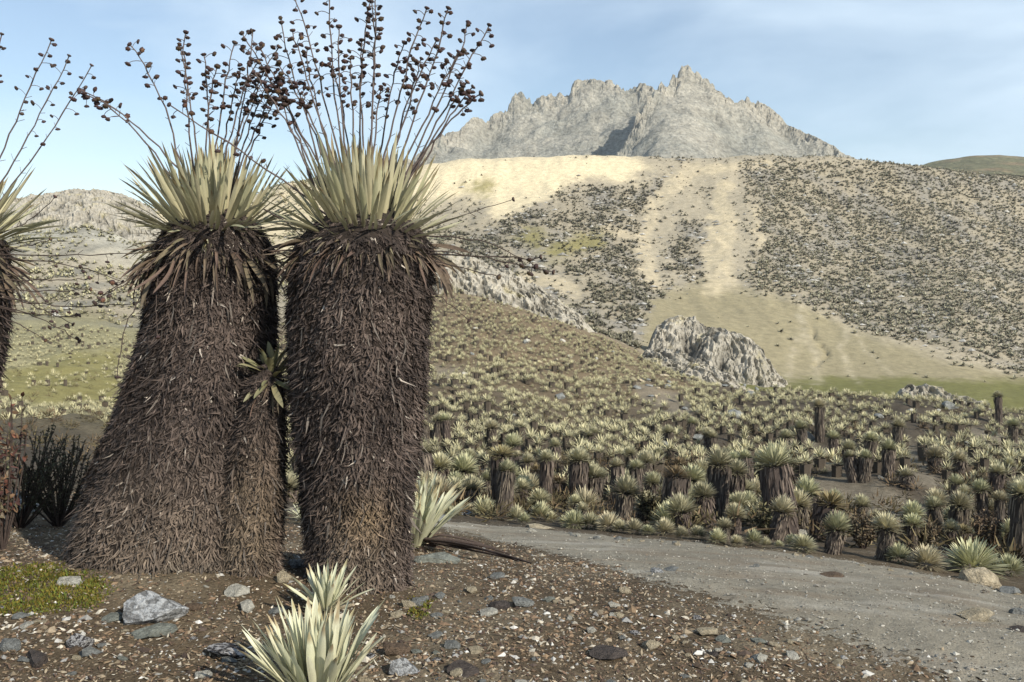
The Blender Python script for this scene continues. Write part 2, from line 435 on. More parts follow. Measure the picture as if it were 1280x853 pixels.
# gully and pale washes on the fan
def seg_d(gl, k=1.0):
    dm = 1e9
    for (x0, y0), (x1, y1) in zip(gl[:-1], gl[1:]):
        t = np.clip(((pxg - x0) * (x1 - x0) + (pyg - y0) * (y1 - y0)) / ((x1 - x0) ** 2 + (y1 - y0) ** 2), 0, 1)
        dm = np.minimum(dm, np.hypot(pxg + 12 * wob + 7 * wob3 - x0 - t * (x1 - x0), (pyg + 3 * wob3 - y0 - t * (y1 - y0)) * 1.2))
    return dm
for gl in ([(1012, 408), (1020, 424), (1034, 438), (1034, 446), (1022, 456)], ):
    Zg -= farm * 0.8 * np.exp(-(seg_d(gl) / 2.2) ** 2)
for gl, w in (([(1000, 380), (1004, 420), (990, 455), (984, 482)], 5), ([(1012, 420), (1024, 450), (1020, 480)], 6), ([(1058, 350), (1060, 400), (1050, 440), (1072, 478)], 4), ([(1060, 405), (1085, 440), (1115, 466)], 3), ([(925, 470), (960, 455)], 4)):
    C = mixc(C, np.array([0.46, 0.40, 0.29]), farm * np.exp(-(seg_d(gl) / w) ** 2) * np.clip(.35 + .8 * wob3, 0, .6))
C *= (1 + 0.16 * fbm(Xg * 0.5, Yg * 0.5, 3))[..., None]
C = np.clip(C, 0.01, 0.9)
gm = fast_mesh('ground', np.stack([Xg, Yg, Zg], -1).reshape(-1, 3), grid_faces(*Xg.shape), C.reshape(-1, 3))
obj('ground', gm, M['ground'], kind='structure', label='brown stony paramo ground sloping away to sandy hillside')

# dirt road
far_e = [(330, 636), (420, 644), (500, 650), (560, 655), (640, 663), (700, 669), (800, 677), (900, 686), (1000, 697), (1100, 711), (1200, 730), (1300, 748), (1500, 790)]
near_e = [(330, 640), (420, 652), (500, 658), (560, 668), (640, 683), (700, 698), (800, 732), (900, 768), (1000, 805), (1120, 860), (1250, 925), (1500, 1040)]
fe = np.array([hit(p[0], p[1] - 5) for p in far_e]); ne = np.array([hit(*p) for p in near_e])
fu, nu = fe[:, 0] / fe[:, 1], ne[:, 0] / ne[:, 1]
ur = np.linspace(fu[0], 0.95, 260); sr = np.linspace(-0.25, 1.12, 90)
Yf = np.interp(ur, fu, fe[:, 1]); Yn = np.interp(ur, nu, ne[:, 1])
YY = Yn[None] + (Yf - Yn)[None] * sr[:, None]; XX = ur[None] * YY
rut = 0.028 * (np.exp(-((sr - 0.36) / 0.10) ** 2) + np.exp(-((sr - 0.80) / 0.09) ** 2))[:, None]
ZZ = H(XX, YY) + 0.013 - rut * 0.3 + .006 * fbm(XX * 4, YY * 7, 3)
dist = np.minimum((YY - Yn[None]) * .75, (Yf[None] - YY) * 1.6 + 0.06) / 0.75
ZZ -= 0.015 * smooth(1.0, 0.0, dist)
rc = np.broadcast_to(np.array([0.225, 0.202, 0.158]), XX.shape + (3,)).copy()
mid = np.exp(-((sr - 0.6) / 0.10) ** 2)[:, None] * smooth(-.2, .3, fbm(XX * 1.5, YY * 1.5, 3))
rc = mixc(rc, np.array([0.19, 0.155, 0.115]), np.clip(mid, 0, 1) * .8)
rc = mixc(rc, np.array([.20, .16, .115]), smooth(.05, .4, fbm(XX * 1.1 + 20, YY * 2.6, 4)) * .6)
rc = mixc(rc, np.array([.36, .335, .285]), smooth(.1, .45, fbm(XX * .7 + 3, YY * 3.4 + 9, 4)) * .5)
rc *= (1 + .25 * fbm(XX * 0.9, YY * 3.0, 4))[..., None]
rm = fast_mesh('dirt_road', np.stack([XX, YY, ZZ], -1).reshape(-1, 3), grid_faces(*XX.shape), rc.reshape(-1, 3), attrs={'edge': dist.ravel()})
M['road'] = material('road_gravel', attr=True, rough=0.95, n_scale=14, n_amt=0.18, n2_scale=120, n2_amt=0.3, bump=0.6, bump_scale=70, bdist=0.02, spec=0.1)
nt = M['road'].node_tree
ea = nt.nodes.new('ShaderNodeAttribute'); ea.attribute_name = 'edge'
en = nt.nodes.new('ShaderNodeTexNoise'); en.inputs['Scale'].default_value = 16; en.inputs['Detail'].default_value = 8; en.inputs['Roughness'].default_value = 0.7
ec = nt.nodes.new('ShaderNodeTexCoord'); nt.links.new(ec.outputs['Object'], en.inputs['Vector'])
e1 = nt.nodes.new('ShaderNodeMath'); e1.operation = 'MULTIPLY_ADD'; e1.inputs[1].default_value = 2.6; nt.links.new(en.outputs['Fac'], e1.inputs[0]); nt.links.new(ea.outputs['Fac'], e1.inputs[2])
e2 = nt.nodes.new('ShaderNodeMath'); e2.operation = 'GREATER_THAN'; e2.inputs[1].default_value = 1.55; nt.links.new(e1.outputs[0], e2.inputs[0])
et = nt.nodes.new('ShaderNodeBsdfTransparent'); ex = nt.nodes.new('ShaderNodeMixShader')
nt.links.new(e2.outputs[0], ex.inputs[0]); nt.links.new(et.outputs[0], ex.inputs[1]); nt.links.new(nt.nodes['Principled BSDF'].outputs[0], ex.inputs[2])
nt.links.new(ex.outputs[0], nt.nodes['Material Output'].inputs['Surface'])
obj('dirt_road', rm, M['road'], kind='structure', label='grey gravel track crossing the brown slope')

def on_road(X, Y):
    u = X / Y
    a = np.interp(u, nu, ne[:, 1]); b = np.interp(u, fu, fe[:, 1])
    return (Y > a) & (Y < b) & (u > fu[0]), a, b

# ------------------------------------------------------------------ the rocky mountain behind, and a low hill beside it
sk1 = [(380, 260), (450, 230), (520, 200), (552, 174), (575, 168), (593, 151), (611, 152), (634, 142), (643, 121), (654, 119), (672, 129), (686, 122), (710, 119), (715, 109), (738, 104), (747, 108), (764, 108), (782, 110), (813, 113), (835, 118), (870, 150), (950, 200), (1050, 250), (1200, 300)]
sk2 = [(600, 330), (700, 260), (760, 205), (790, 165), (812, 128), (825, 108), (843, 100), (848, 92), (857, 85), (864, 93), (880, 103), (896, 114), (914, 130), (924, 127), (942, 129), (961, 140), (974, 150), (983, 161), (1021, 178), (1042, 188), (1056, 198), (1100, 215), (1200, 260), (1300, 300)]
um = np.linspace((470 - CX) / F, (1160 - CX) / F, 500)
ym = np.linspace(470, 860, 290)
pxm = CX + um * F
UU, YM = np.meshgrid(um, ym); XM = UU * YM
y1 = np.interp(pxm, [470, 560, 645, 740, 800, 900], [660, 720, 790, 800, 780, 740])
y2 = np.interp(pxm, [700, 770, 815, 857, 905, 960, 1056, 1160], [560, 610, 660, 720, 690, 700, 640, 600])
k5 = np.hanning(61); k5 /= k5.sum(); y1 = np.convolve(np.pad(y1, 30, 'edge'), k5, 'valid'); y2 = np.convolve(np.pad(y2, 30, 'edge'), k5, 'valid')
z1c = P(pxm, np.interp(pxm, *zip(*sk1)), y1)[:, 2]; z2c = P(pxm, np.interp(pxm, *zip(*sk2)), y2)[:, 2]
wx = 14 * fbm(XM * .02, YM * .02, 4); wy = 14 * fbm(XM * .02 + 50, YM * .02, 4)
d1 = np.abs(YM - y1[None]); d2 = np.abs(YM - y2[None])
c1 = np.maximum(4 + 16 * fbm(XM * .022 + 3, YM * .022, 3), 0); c2 = np.maximum(0 + 16 * fbm(XM * .022 + 17, YM * .022, 3), 0)
def msm(z, n=61):
    return np.convolve(np.pad(z, n // 2, 'edge'), np.hanning(n) / np.hanning(n).sum(), 'valid')
e1_ = smooth(4, 40, d1); e2_ = smooth(4, 40, d2)
z1c = z1c[None] * (1 - e1_) + msm(z1c)[None] * e1_; z2c = z2c[None] * (1 - e2_) + msm(z2c, 41)[None] * e2_
m1 = z1c - .62 * d1 - c1 * smooth(2, 26, d1 + .5 * wx); m2 = z2c - .60 * d2 - c2 * smooth(2, 24, d2 + .5 * wx)
ZM = np.maximum(m1, m2); dd_ = np.where(m1 > m2, d1, d2)
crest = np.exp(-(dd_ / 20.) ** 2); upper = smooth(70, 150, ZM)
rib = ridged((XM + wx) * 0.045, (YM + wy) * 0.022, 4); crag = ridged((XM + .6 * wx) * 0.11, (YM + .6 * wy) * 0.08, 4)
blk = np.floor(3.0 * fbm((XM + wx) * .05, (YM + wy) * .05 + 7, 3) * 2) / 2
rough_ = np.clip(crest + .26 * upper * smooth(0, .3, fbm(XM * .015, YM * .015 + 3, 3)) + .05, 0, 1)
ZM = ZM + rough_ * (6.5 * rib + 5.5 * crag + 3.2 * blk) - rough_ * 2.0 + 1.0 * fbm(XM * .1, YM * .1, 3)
pxv, pyv = proj(XM, YM, ZM)
sky_y = np.minimum(np.interp(pxv, *zip(*sk1)), np.interp(pxv, *zip(*sk2))) - 1.0 - 2.5 * ridged(pxv * .09, 0 * pxv, 2)
zmax = CAMZ + (CY - sky_y) / F * YM / cp - math.tan(PITCH) * YM
ZM = np.minimum(ZM, zmax)
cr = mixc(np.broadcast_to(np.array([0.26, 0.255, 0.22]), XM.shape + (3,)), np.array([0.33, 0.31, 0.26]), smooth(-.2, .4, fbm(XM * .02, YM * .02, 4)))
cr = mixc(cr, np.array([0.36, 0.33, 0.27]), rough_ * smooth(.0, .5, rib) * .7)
cr = mixc(cr, np.array([0.15, 0.145, 0.135]), smooth(.3, -.35, crag) * np.clip(rough_ * 1.3 + .1, 0, 1) * .85)  # hollows between crags painted dark, their shading put into the rock colour
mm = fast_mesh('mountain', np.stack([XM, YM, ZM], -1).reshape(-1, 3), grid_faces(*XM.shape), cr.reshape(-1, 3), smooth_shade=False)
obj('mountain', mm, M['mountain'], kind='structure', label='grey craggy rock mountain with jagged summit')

hx = np.linspace((1040 - CX) / F, (1900 - CX) / F, 120); hy = np.linspace(440, 700, 60)
HU, HY = np.meshgrid(hx, hy); HX = HU * HY; hp = CX + hx * F
hz = P(hp, np.interp(hp, [1040, 1100, 1155, 1177, 1208, 1242, 1290, 1500, 1900], [250, 225, 204, 199, 195, 194, 197, 230, 280]), 560.)[:, 2]
HZ = hz[None] - .22 * np.abs(HY - 560) + 1.5 * fbm(HX * .03, HY * .03, 4)
hc = mixc(np.broadcast_to(np.array([0.17, 0.165, 0.10]), HX.shape + (3,)), np.array([0.25, 0.19, 0.12]), smooth(0, .4, fbm(HX * .03, HY * .03 + 9, 4)))
obj('hill', fast_mesh('hill', np.stack([HX, HY, HZ], -1).reshape(-1, 3), grid_faces(*HX.shape), hc.reshape(-1, 3)), M['mountain'], kind='structure', label='low olive hill behind the sandy crest')

# ------------------------------------------------------------------ leaves
def leaf_mesh(name, L, W, bend, twist, cbase, ctip, nseg=9, fold=0.22, wave=0.0):
    t = np.linspace(0, 1, nseg + 1)
    w = np.where(t < 0.6, 0.62 + 0.38 * np.sin(np.pi * t / 1.2), np.clip((1 - t) / 0.4, 0, 1) ** 0.62)
    w = np.maximum(w, 0.02) * W
    y = L * bend * t ** 2; z = L * t * (1 - 0.28 * abs(bend) * t) ; x = L * wave * np.sin(t * 4.2)
    a = twist * t
    rows = []
    for s, f in ((-1, 1), (-.5, .42), (0, -.15), (.5, .42), (1, 1)):
        ox = s * w * np.cos(a); oy = s * w * np.sin(a) - f * fold * w
        rows.append(np.stack([x + ox, y + oy, z], -1))
    V = np.stack(rows, 1).reshape(-1, 3)
    c = np.array(cbase)[None] * (1 - t[:, None]) + np.array(ctip)[None] * t[:, None]
    if name == 'leaf' and random.random() < .45: c[-2:] = c[-2:] * np.array([.62, .52, .42])
    return fast_mesh(name, V, grid_faces(nseg + 1, 5), np.repeat(c[:, None], 5, 1).reshape(-1, 3))

LB, LT = (0.47, 0.42, 0.25), (0.40, 0.39, 0.265)
SB, ST = (0.50, 0.49, 0.32), (0.60, 0.60, 0.44)
DB, DT = (0.13, 0.098, 0.066), (0.105, 0.08, 0.06)
OB, OT = (0.24, 0.22, 0.13), (0.15, 0.135, 0.085)
LEAF = {k: [] for k in ('up', 'mid', 'out', 'old', 'dead', 'silver', 'silverout', 'side')}
for i in range(7):
    r = random.uniform
    LEAF['up'].append(leaf_mesh('leaf', 1, .029, r(-.08, .09), r(-.5, .5), LB, LT, wave=r(-.012, .012)))
    LEAF['mid'].append(leaf_mesh('leaf', 1, .029, r(-.08, .2), r(-.6, .6), LB, LT, wave=r(-.02, .02)))
    LEAF['out'].append(leaf_mesh('leaf', 1, .028, r(.05, .45), r(-1.1, 1.1), OB, LT, wave=r(-.03, .03)))
    LEAF['old'].append(leaf_mesh('leaf', 1, .032, r(.1, .5), r(-1.5, 1.5), DB, OT, wave=r(-.04, .04), fold=.4))
    LEAF['dead'].append(leaf_mesh('dead_leaf', 1, .042, r(-.1, .4), r(-2, 2), DB, DT, wave=r(-.06, .06), fold=.5))
    LEAF['silver'].append(leaf_mesh('leaf', 1, .052, r(-.08, .04), r(-.4, .4), SB, ST, wave=r(-.01, .01), fold=.3))
    LEAF['silverout'].append(leaf_mesh('leaf', 1, .050, r(.0, .16), r(-.5, .5), SB, ST, wave=r(-.02, .02), fold=.3))
    LEAF['side'].append(leaf_mesh('leaf', 1, .10, r(.05, .35), r(-.8, .8), (.24, .22, .11), (.20, .195, .11), wave=r(-.03, .03)))

def place_leaf(me, mat, parent, origin, base, th, ph, L, wscale=1.0, roll=0.0, name='leaf'):
    z = np.array([math.sin(th) * math.cos(ph), math.sin(th) * math.sin(ph), math.cos(th)])
    y = np.array([math.cos(th) * math.cos(ph), math.cos(th) * math.sin(ph), -math.sin(th)])
    x = np.cross(y, z)
    Mx = Matrix((x, y, z)).transposed() @ Matrix.Rotation(roll, 3, 'Z')
    o = obj(name, me, mat, parent)
    m4 = Mx.to_4x4(); m4 = Matrix.Translation(Vector(base) - Vector(origin)) @ m4 @ Matrix.Diagonal((L * wscale, L, L, 1))
    o.matrix_local = m4
    return o

def rosette(parent, origin, c, N, L, spec, base_r, drop, th0, th1, p=1.0, jit=.09, ph0=0.0, lvar=.12, lean=(0, 0), outer=0.0):
    """spec: [(fraction, leaf kind)] from the heart outwards"""
    for k in range(N):
        f = (k + .5) / N
        kind = next(kd for fr, kd in spec if f <= fr)
        th = th0 + (th1 - th0) * f ** p + random.gauss(0, jit); ph = ph0 + k * 2.39996 + random.gauss(0, .12)
        b = np.array([c[0] + base_r * math.sqrt(f) * math.cos(ph), c[1] + base_r * math.sqrt(f) * math.sin(ph), c[2] - drop * f])
        d = np.array([math.sin(th) * math.cos(ph) + lean[0], math.sin(th) * math.sin(ph) + lean[1]])
        l = L * (1 + random.gauss(0, lvar)) * (0.84 + .22 * f if f < .45 else .94 - (f - .45) * outer)
        dead = kind == 'dead'
        place_leaf(random.choice(LEAF[kind]), M['deadleaf'] if kind in ('dead', 'old') else M['leaf'], parent, origin, b, max(th, .02), ph, max(l, .06), random.uniform(.85, 1.15), random.gauss(0, .25), 'dead_leaf' if dead else 'leaf')

# ------------------------------------------------------------------ trunks clad in dead leaves
def sections(pts, Yc, depth=1.0):
    """pts: (py, left px, right px) -> arrays z, cx, rx, ry"""
    z, cxs, rx = [], [], []
    for py, a, b in pts:
        A = P(a, py, Yc); Bp = P(b, py, Yc)
        z.append(A[2]); cxs.append((A[0] + Bp[0]) / 2); rx.append((Bp[0] - A[0]) / 2)
    o = np.argsort(z)
    return np.array(z)[o], np.array(cxs)[o], np.array(rx)[o]

def clad_trunk(parent, origin, sec, Yc, n, name='trunk', lean_y=0.0, inset=.026, patch=None, length=(.024, .056), seed=1, pale=0.012, ydepth=1.0):
    g = np.random.default_rng(seed)
    z, cxs, rx = sec; org = np.asarray(origin)
    zc = np.linspace(z[0] - .12, z[-1], 46); na = 48
    ang = np.arange(na) * 2 * np.pi / na
    X0 = np.interp(zc, z, cxs); R0 = np.interp(zc, z, rx) - inset
    lump = lambda a, zz: 1 + .075 * fbm(np.cos(a) * 1.6 + seed, zz * 2.1 + np.sin(a) * 1.6, 3)
    A, Zc = np.meshgrid(ang, zc)
    rr = np.maximum(R0[:, None] * lump(A, Zc), .02)
    V = np.stack([X0[:, None] + rr * np.cos(A), Yc + rr * ydepth * np.sin(A), Zc], -1)
    nr = len(zc)
    i = np.arange(nr - 1)[:, None]; j = np.arange(na)[None]; j2 = (j + 1) % na
    Fc = np.stack([i * na + j, i * na + j2, (i + 1) * na + j2, (i + 1) * na + j], -1).reshape(-1, 4)
    V = np.concatenate([V.reshape(-1, 3), np.repeat([[X0[-1], Yc, zc[-1] + .06]], 1, 0)])
    capF = np.stack([(nr - 1) * na + np.arange(na), (nr - 1) * na + (np.arange(na) + 1) % na, np.full(na, nr * na), np.full(na, nr * na)], 1)
    me = bpy.data.meshes.new(name)
    me.from_pydata((V - org).tolist(), [], Fc.tolist() + capF[:, :3].tolist())
    for pl in me.polygons: pl.use_smooth = True
    tr = obj(name, me, M['core'], parent)
    # thatch of dead leaves
    zz = g.uniform(z[0] - .01, z[-1], n); aa = g.uniform(0, 2 * np.pi, n)
    x0 = np.interp(zz, z, cxs); r0 = (np.interp(zz, z, rx) - inset) * lump(aa, zz)
    b = np.stack([x0 + r0 * np.cos(aa), Yc + r0 * ydepth * np.sin(aa), zz], -1)
    nrm = np.stack([np.cos(aa), np.sin(aa), 0 * aa], -1); tan = np.stack([-np.sin(aa), np.cos(aa), 0 * aa], -1)
    sway = .7 * fbm(aa * 2.5 + seed, zz * 5, 3) + g.normal(0, .5, n)
    outw = g.uniform(.10, .48, n)
    D = unit(np.array([0, 0, -1.]) * g.uniform(.75, 1, n)[:, None] + nrm * outw[:, None] + tan * sway[:, None])
    S = unit(np.cross(D, nrm) + .55 * nrm * g.normal(0, 1, n)[:, None])
    B = nrm * g.uniform(-.45, .6, n)[:, None] + np.array([0, 0, 1.]) * g.uniform(-.2, .6, n)[:, None] + tan * g.normal(0, .35, n)[:, None]
    Ln = g.uniform(*length, n) * np.clip(1 + 1.1 * fbm(aa * 2 + 3, zz * 4 + seed, 3), .6, 1.7) * np.where(g.random(n) < .03, 1.8, 1); Wd = g.uniform(.0026, .0060, n)
    v = np.clip(.46 + .75 * fbm(aa * 1.3 + 5, zz * 2.4, 3) + g.normal(0, .30, n), 0, 1)[:, None]
    c = np.array([.022, .016, .014]) * (1 - v) + np.array([.108, .081, .068]) * v
    pl = g.random(n) < pale
    c[pl] = np.array([.38, .33, .28]) * g.uniform(.7, 1.1, (pl.sum(), 1))
    if patch is not None:
        for (pz, pa, sz, sa, colp, amt) in patch:
            da = np.abs((aa - pa + np.pi) % (2 * np.pi) - np.pi)
            m = np.exp(-((zz - pz) / sz) ** 2 - (da / sa) ** 2) * amt * np.clip(1 + .9 * fbm(aa * 5, zz * 8, 3), 0, 1.4)
            m = np.clip(m, 0, 1)[:, None]
            c = c * (1 - m) + np.array(colp) * (0.6 + .6 * v) * m
    lg = g.random(n) < .006                     # long limp strips hanging over the thatch
    Ln[lg] = g.uniform(.09, .16, lg.sum()); D[lg] = unit(np.array([0, 0, -1.]) + nrm[lg] * .25 + tan[lg] * g.normal(0, .2, (lg.sum(), 1))); B[lg] *= .4; Wd[lg] *= 1.2
    c[lg] = np.array([.16, .135, .115]) * g.uniform(.5, 1.1, (lg.sum(), 1))
    Vb, Fb, Cb = blades(b - org, D, S, B, Ln, Wd, 2, 'lance', 0, c, c * g.uniform(.75, 1.25, (n, 1)))
    th = obj('dead_leaf_thatch', fast_mesh('dead_leaf_thatch', Vb, Fb, Cb, False), M['thatch'], tr, kind='stuff')
    return tr

# ------------------------------------------------------------------ flower stalks with seed heads
def head_mesh(seed):
    g = np.random.default_rng(seed); nr, ns = 7, 12
    th = np.linspace(.06, np.pi - .06, nr); ph = np.arange(ns) * 2 * np.pi / ns
    T, Ph = np.meshgrid(th, ph, indexing='ij')
    r = 1 + .16 * np.cos(6 * Ph) * (np.sin(T) ** 2) * (T < 1.6) + g.normal(0, .06, T.shape)
    V = np.stack([r * np.sin(T) * np.cos(Ph), r * np.sin(T) * np.sin(Ph), .72 * r * np.cos(T) - .25 * np.exp(-((T - .1) / .6) ** 2)], -1)
    Cc = np.broadcast_to(np.array([.060, .040, .038]), T.shape + (3,)).copy()
    t2 = smooth(1.15, .5, T)[..., None] * (.55 if seed % 3 else 1)
    Cc = Cc * (1 - t2) + np.array([.20, .125, .07]) * t2
    i = np.arange(nr - 1)[:, None]; j = np.arange(ns)[None]; j2 = (j + 1) % ns
    Fc = np.stack([i * ns + j, (i + 1) * ns + j, (i + 1) * ns + j2, i * ns + j2], -1).reshape(-1, 4)
    return fast_mesh('seed_head', V.reshape(-1, 3), Fc, Cc.reshape(-1, 3))
HEADS = [head_mesh(i) for i in range(6)]

def stalk(parent, origin, a, b, c, Y0, Y1, nheads, t0=.42, rad=.0062, mat='stalk', clump=False, hr=(.0115, .0160), twigs=0.0):
    org = np.asarray(origin)
    A = P(a[0], a[1], Y0); Cc = P(c[0], c[1], Y1); Bp = P(b[0], b[1], (Y0 + Y1) / 2)
    pts = bez(A, Bp, Cc, 14)
    L = np.linalg.norm(np.diff(pts, axis=0), axis=1).sum()
    pts[2:-1] += np.random.default_rng(int(abs(a[0] * 7 + c[1] * 3))).normal(0, .004, pts[2:-1].shape)
    parts = [tube(pts - org, np.linspace(rad, rad * .5, 14) * np.random.default_rng(5).uniform(.88, 1.15, 14), 6)]
    spots = []
    g = random
    ts = [1.0] + [t0 + (1 - t0) * ((k + g.uniform(0, .8)) / max(nheads - 1, 1)) ** .9 for k in range(nheads - 1)]
    if clump: ts = [1.0] + [.72 + .27 * g.random() for _ in range(nheads - 1)]
    for k, t in enumerate(ts):
        f = t * 13; i = min(int(f), 12); q = pts[i] + (pts[i + 1] - pts[i]) * (f - i)
        T = unit(pts[i + 1] - pts[i])
        if t >= .999:
            spots.append((q + T * .008, T)); continue
        ph = k * 2.4 + g.uniform(-.5, .5)
        ref = np.array([0, 1, 0.]); Aa = unit(np.cross(T, ref)); Bb = np.cross(T, Aa)
        side = Aa * math.cos(ph) + Bb * math.sin(ph)
        ln = g.uniform(.022, .062) * (.55 if clump else 1)
        e1 = q + side * ln * .8 + T * ln * .5
        e2 = q + side * ln * 1.15 + T * ln * .35 + np.array([0, 0, -g.uniform(.0, .022)])
        parts.append(tube(bez(q, e1, e2, 5) - org, .0019, 4))
        spots.append((e2, unit(e2 - e1 + np.array([0, 0, -.004]))))
    for k in range(int(twigs)):
        t = g.uniform(.2, .8); f = t * 13; i = min(int(f), 12); q = pts[i]
        T = unit(pts[i + 1] - pts[i]); side = unit(np.cross(T, [0, 1, 0]) * g.choice((-1, 1)) + T * .9 + np.array([0, g.uniform(-.5, .5), 0]))
        parts.append(tube(np.array([q, q + side * g.uniform(.02, .05)]) - org, .0016, 4))
    V, Fc, _ = join([(v, f, v) for v, f in parts])
    st = obj('flower_stalk', fast_mesh('flower_stalk', V, Fc), M[mat], parent)
    for q, T in spots:
        h = obj('seed_head', random.choice(HEADS), M['head'], st, loc=tuple(q - org))
        r = g.uniform(*hr); h.scale = (r, r, r * g.uniform(.8, 1.1))
        h.rotation_mode = 'QUATERNION'
        h.rotation_quaternion = Vector(T).to_track_quat('Z', 'Y') @ Quaternion((0, 0, 1), g.uniform(0, 6.28))
    return st

FG = 'three tall frailejones in flower beside the track'
# ---- the plant with the straight column
YB = 4.72
oB = np.array([P(465, 770, YB)[0], YB, 0]); oB[2] = float(H(oB[0], YB))
fB = empty('frailejon', oB, 'tall straight column of brown dead leaves crowned by cream leaves and many seed stalks', 'plant', FG)
secB = sections([(262, 415, 500), (282, 386, 528), (305, 367, 544), (340, 362, 545), (400, 357, 541), (500, 361, 533), (600, 373, 523), (650, 379, 518), (700, 384, 515), (740, 398, 516), (770, 415, 514), (800, 425, 512)], YB)
clad_trunk(fB, oB, secB, YB, 50000, seed=11, patch=[(.42, -1.3, .16, .5, (.24, .17, .10), .6), (.12, -1.45, .2, .7, (.24, .19, .14), .5)])
cB = P(456, 292, YB)
rosette(fB, oB, cB + np.array([0, 0, -.03]), 290, .53, [(.5, 'up'), (.76, 'mid'), (1, 'out')], .215, .03, .03, 1.14, 1.5, ph0=.4, outer=.62)
rosette(fB, oB, cB + np.array([0, 0, .0]), 290, .205, [(.16, 'out'), (.45, 'old'), (1, 'dead')], .36, .13, 1.1, 2.4, 1.0, jit=.26, lvar=.25)
SB_ = [((388, 195), (345, 110), (303, 43)), ((405, 165), (392, 60), (368, -3)), ((392, 170), (362, 120), (352, 30)), ((410, 165), (408, 60), (412, -8)),
       ((425, 165), (432, 112), (412, 82)), ((436, 165), (437, 110), (438, 75)), ((444, 165), (447, 70), (463, 3)), ((460, 165), (478, 60), (462, -4)),
       ((467, 165), (470, 60), (470, -8)), ((469, 160), (472, 130), (476, 110)), ((490, 165), (505, 80), (533, 12)), ((504, 170), (515, 110), (526, 75)),
       ((512, 175), (552, 75), (560, 12)), ((528, 180), (578, 90), (585, 30)), ((530, 190), (580, 100), (611, 33)), ((390, 165), (385, 110), (384, 62)),
       ((386, 190), (350, 120), (326, 62)), ((396, 170), (372, 110), (345, 75)), ((400, 168), (380, 100), (366, 40)), ((420, 165), (418, 90), (424, 35)), ((450, 165), (452, 110), (452, 52)), ((480, 165), (490, 100), (505, 55)), ((498, 168), (520, 100), (545, 52)), ((516, 176), (556, 110), (572, 66)), ((384, 195), (345, 135), (318, 92))]
for i, (a, b, c) in enumerate(SB_):
    # continue the stalk down into the heart of the crown
    a2 = (a[0] + (456 - a[0]) * .55, a[1] + 75)
    b2 = (b[0] + (a[0] - b[0]) * .12, b[1])
    dy = random.uniform(-.10, .10)
    stalk(fB, oB, a2, b2, c, YB + dy * .3, YB + dy, random.choice((12, 13, 15, 16)), t0=.46, twigs=5)
for a, b, c, n in (((505, 235), (560, 140), (583, 104), 11), ((508, 240), (560, 145), (590, 110), 10), ((500, 235), (556, 150), (600, 118), 8), ((400, 250), (352, 140), (347, 100), 10), ((395, 250), (362, 130), (352, 120), 9), ((405, 240), (384, 140), (378, 118), 8)):
    stalk(fB, oB, a, b, c, YB, YB - random.uniform(0, .1), n, clump=True, hr=(.012, .017))
stalk(fB, oB, (430, 285), (330, 205), (213, 132), YB - .12, YB - .22, 11, t0=.45, twigs=5)
for a, b, c, n, r in (((505, 300), (600, 285), (668, 332), 5, .004), ((505, 312), (610, 325), (674, 322), 2, .005), ((500, 318), (600, 340), (622, 346), 1, .004), ((505, 308), (580, 315), (690, 340), 4, .004), ((495, 345), (560, 370), (585, 400), 0, .0035), ((500, 300), (570, 270), (640, 250), 0, .003)):
    stalk(fB, oB, a, b, c, YB - .1, YB - .22, max(n, 1), t0=.8, mat='drystalk', rad=r, twigs=2)

# ---- the broad plant with a side stem
YA = 4.88
oA = np.array([P(225, 720, YA)[0], YA, 0]); oA[2] = float(H(oA[0], YA))
fA = empty('frailejon', oA, 'broad frailejon flaring to a wide foot, with a small crown sprouting from its side', 'plant', FG)
secA = sections([(262, 228, 300), (280, 208, 326), (305, 194, 342), (340, 190, 346), (400, 178, 346), (450, 165, 345), (500, 150, 347), (550, 131, 348), (600, 113, 347), (650, 97, 344), (690, 87, 340), (715, 88, 335), (745, 96, 325)], YA)
clad_trunk(fA, oA, secA, YA, 62000, seed=23, length=(.025, .062), ydepth=.85, patch=[(.25, -1.5, .4, 1.2, (.20, .155, .115), .5), (.05, -1.2, .12, .5, (.30, .27, .2), .5)])
secA2 = sections([(455, 322, 346), (475, 304, 356), (520, 290, 359), (580, 276, 360), (640, 268, 358), (700, 270, 353), (745, 276, 346)], YA - .20)
clad_trunk(fA, oA, secA2, YA - .20, 21000, name='side_stem', seed=31, length=(.025, .055), patch=[(.4, -1.2, .35, 1.0, (.19, .14, .09), .6), (.15, -1.8, .3, .9, (.18, .14, .10), .6)])
cA = P(263, 287, YA)
rosette(fA, oA, cA + np.array([0, 0, -.02]), 270, .49, [(.5, 'up'), (.74, 'mid'), (1, 'out')], .17, .03, .03, 1.24, 1.4, ph0=1.9, outer=.45)
rosette(fA, oA, cA + np.array([0, 0, .0]), 290, .24, [(.2, 'out'), (.45, 'old'), (1, 'dead')], .32, .20, 1.2, 2.7, .9, jit=.24, lvar=.25)
cA2 = P(340, 458, YA - .2)
rosette(fA, oA, cA2 + np.array([0, 0, .0]), 26, .17, [(1, 'side')], .04, .06, .1, 1.1, 1.0, ph0=.2)
rosette(fA, oA, cA2 + np.array([0, -.03, -.06]), 26, .17, [(.5, 'side'), (1, 'dead')], .07, .08, 1.4, 2.7, 1.0)
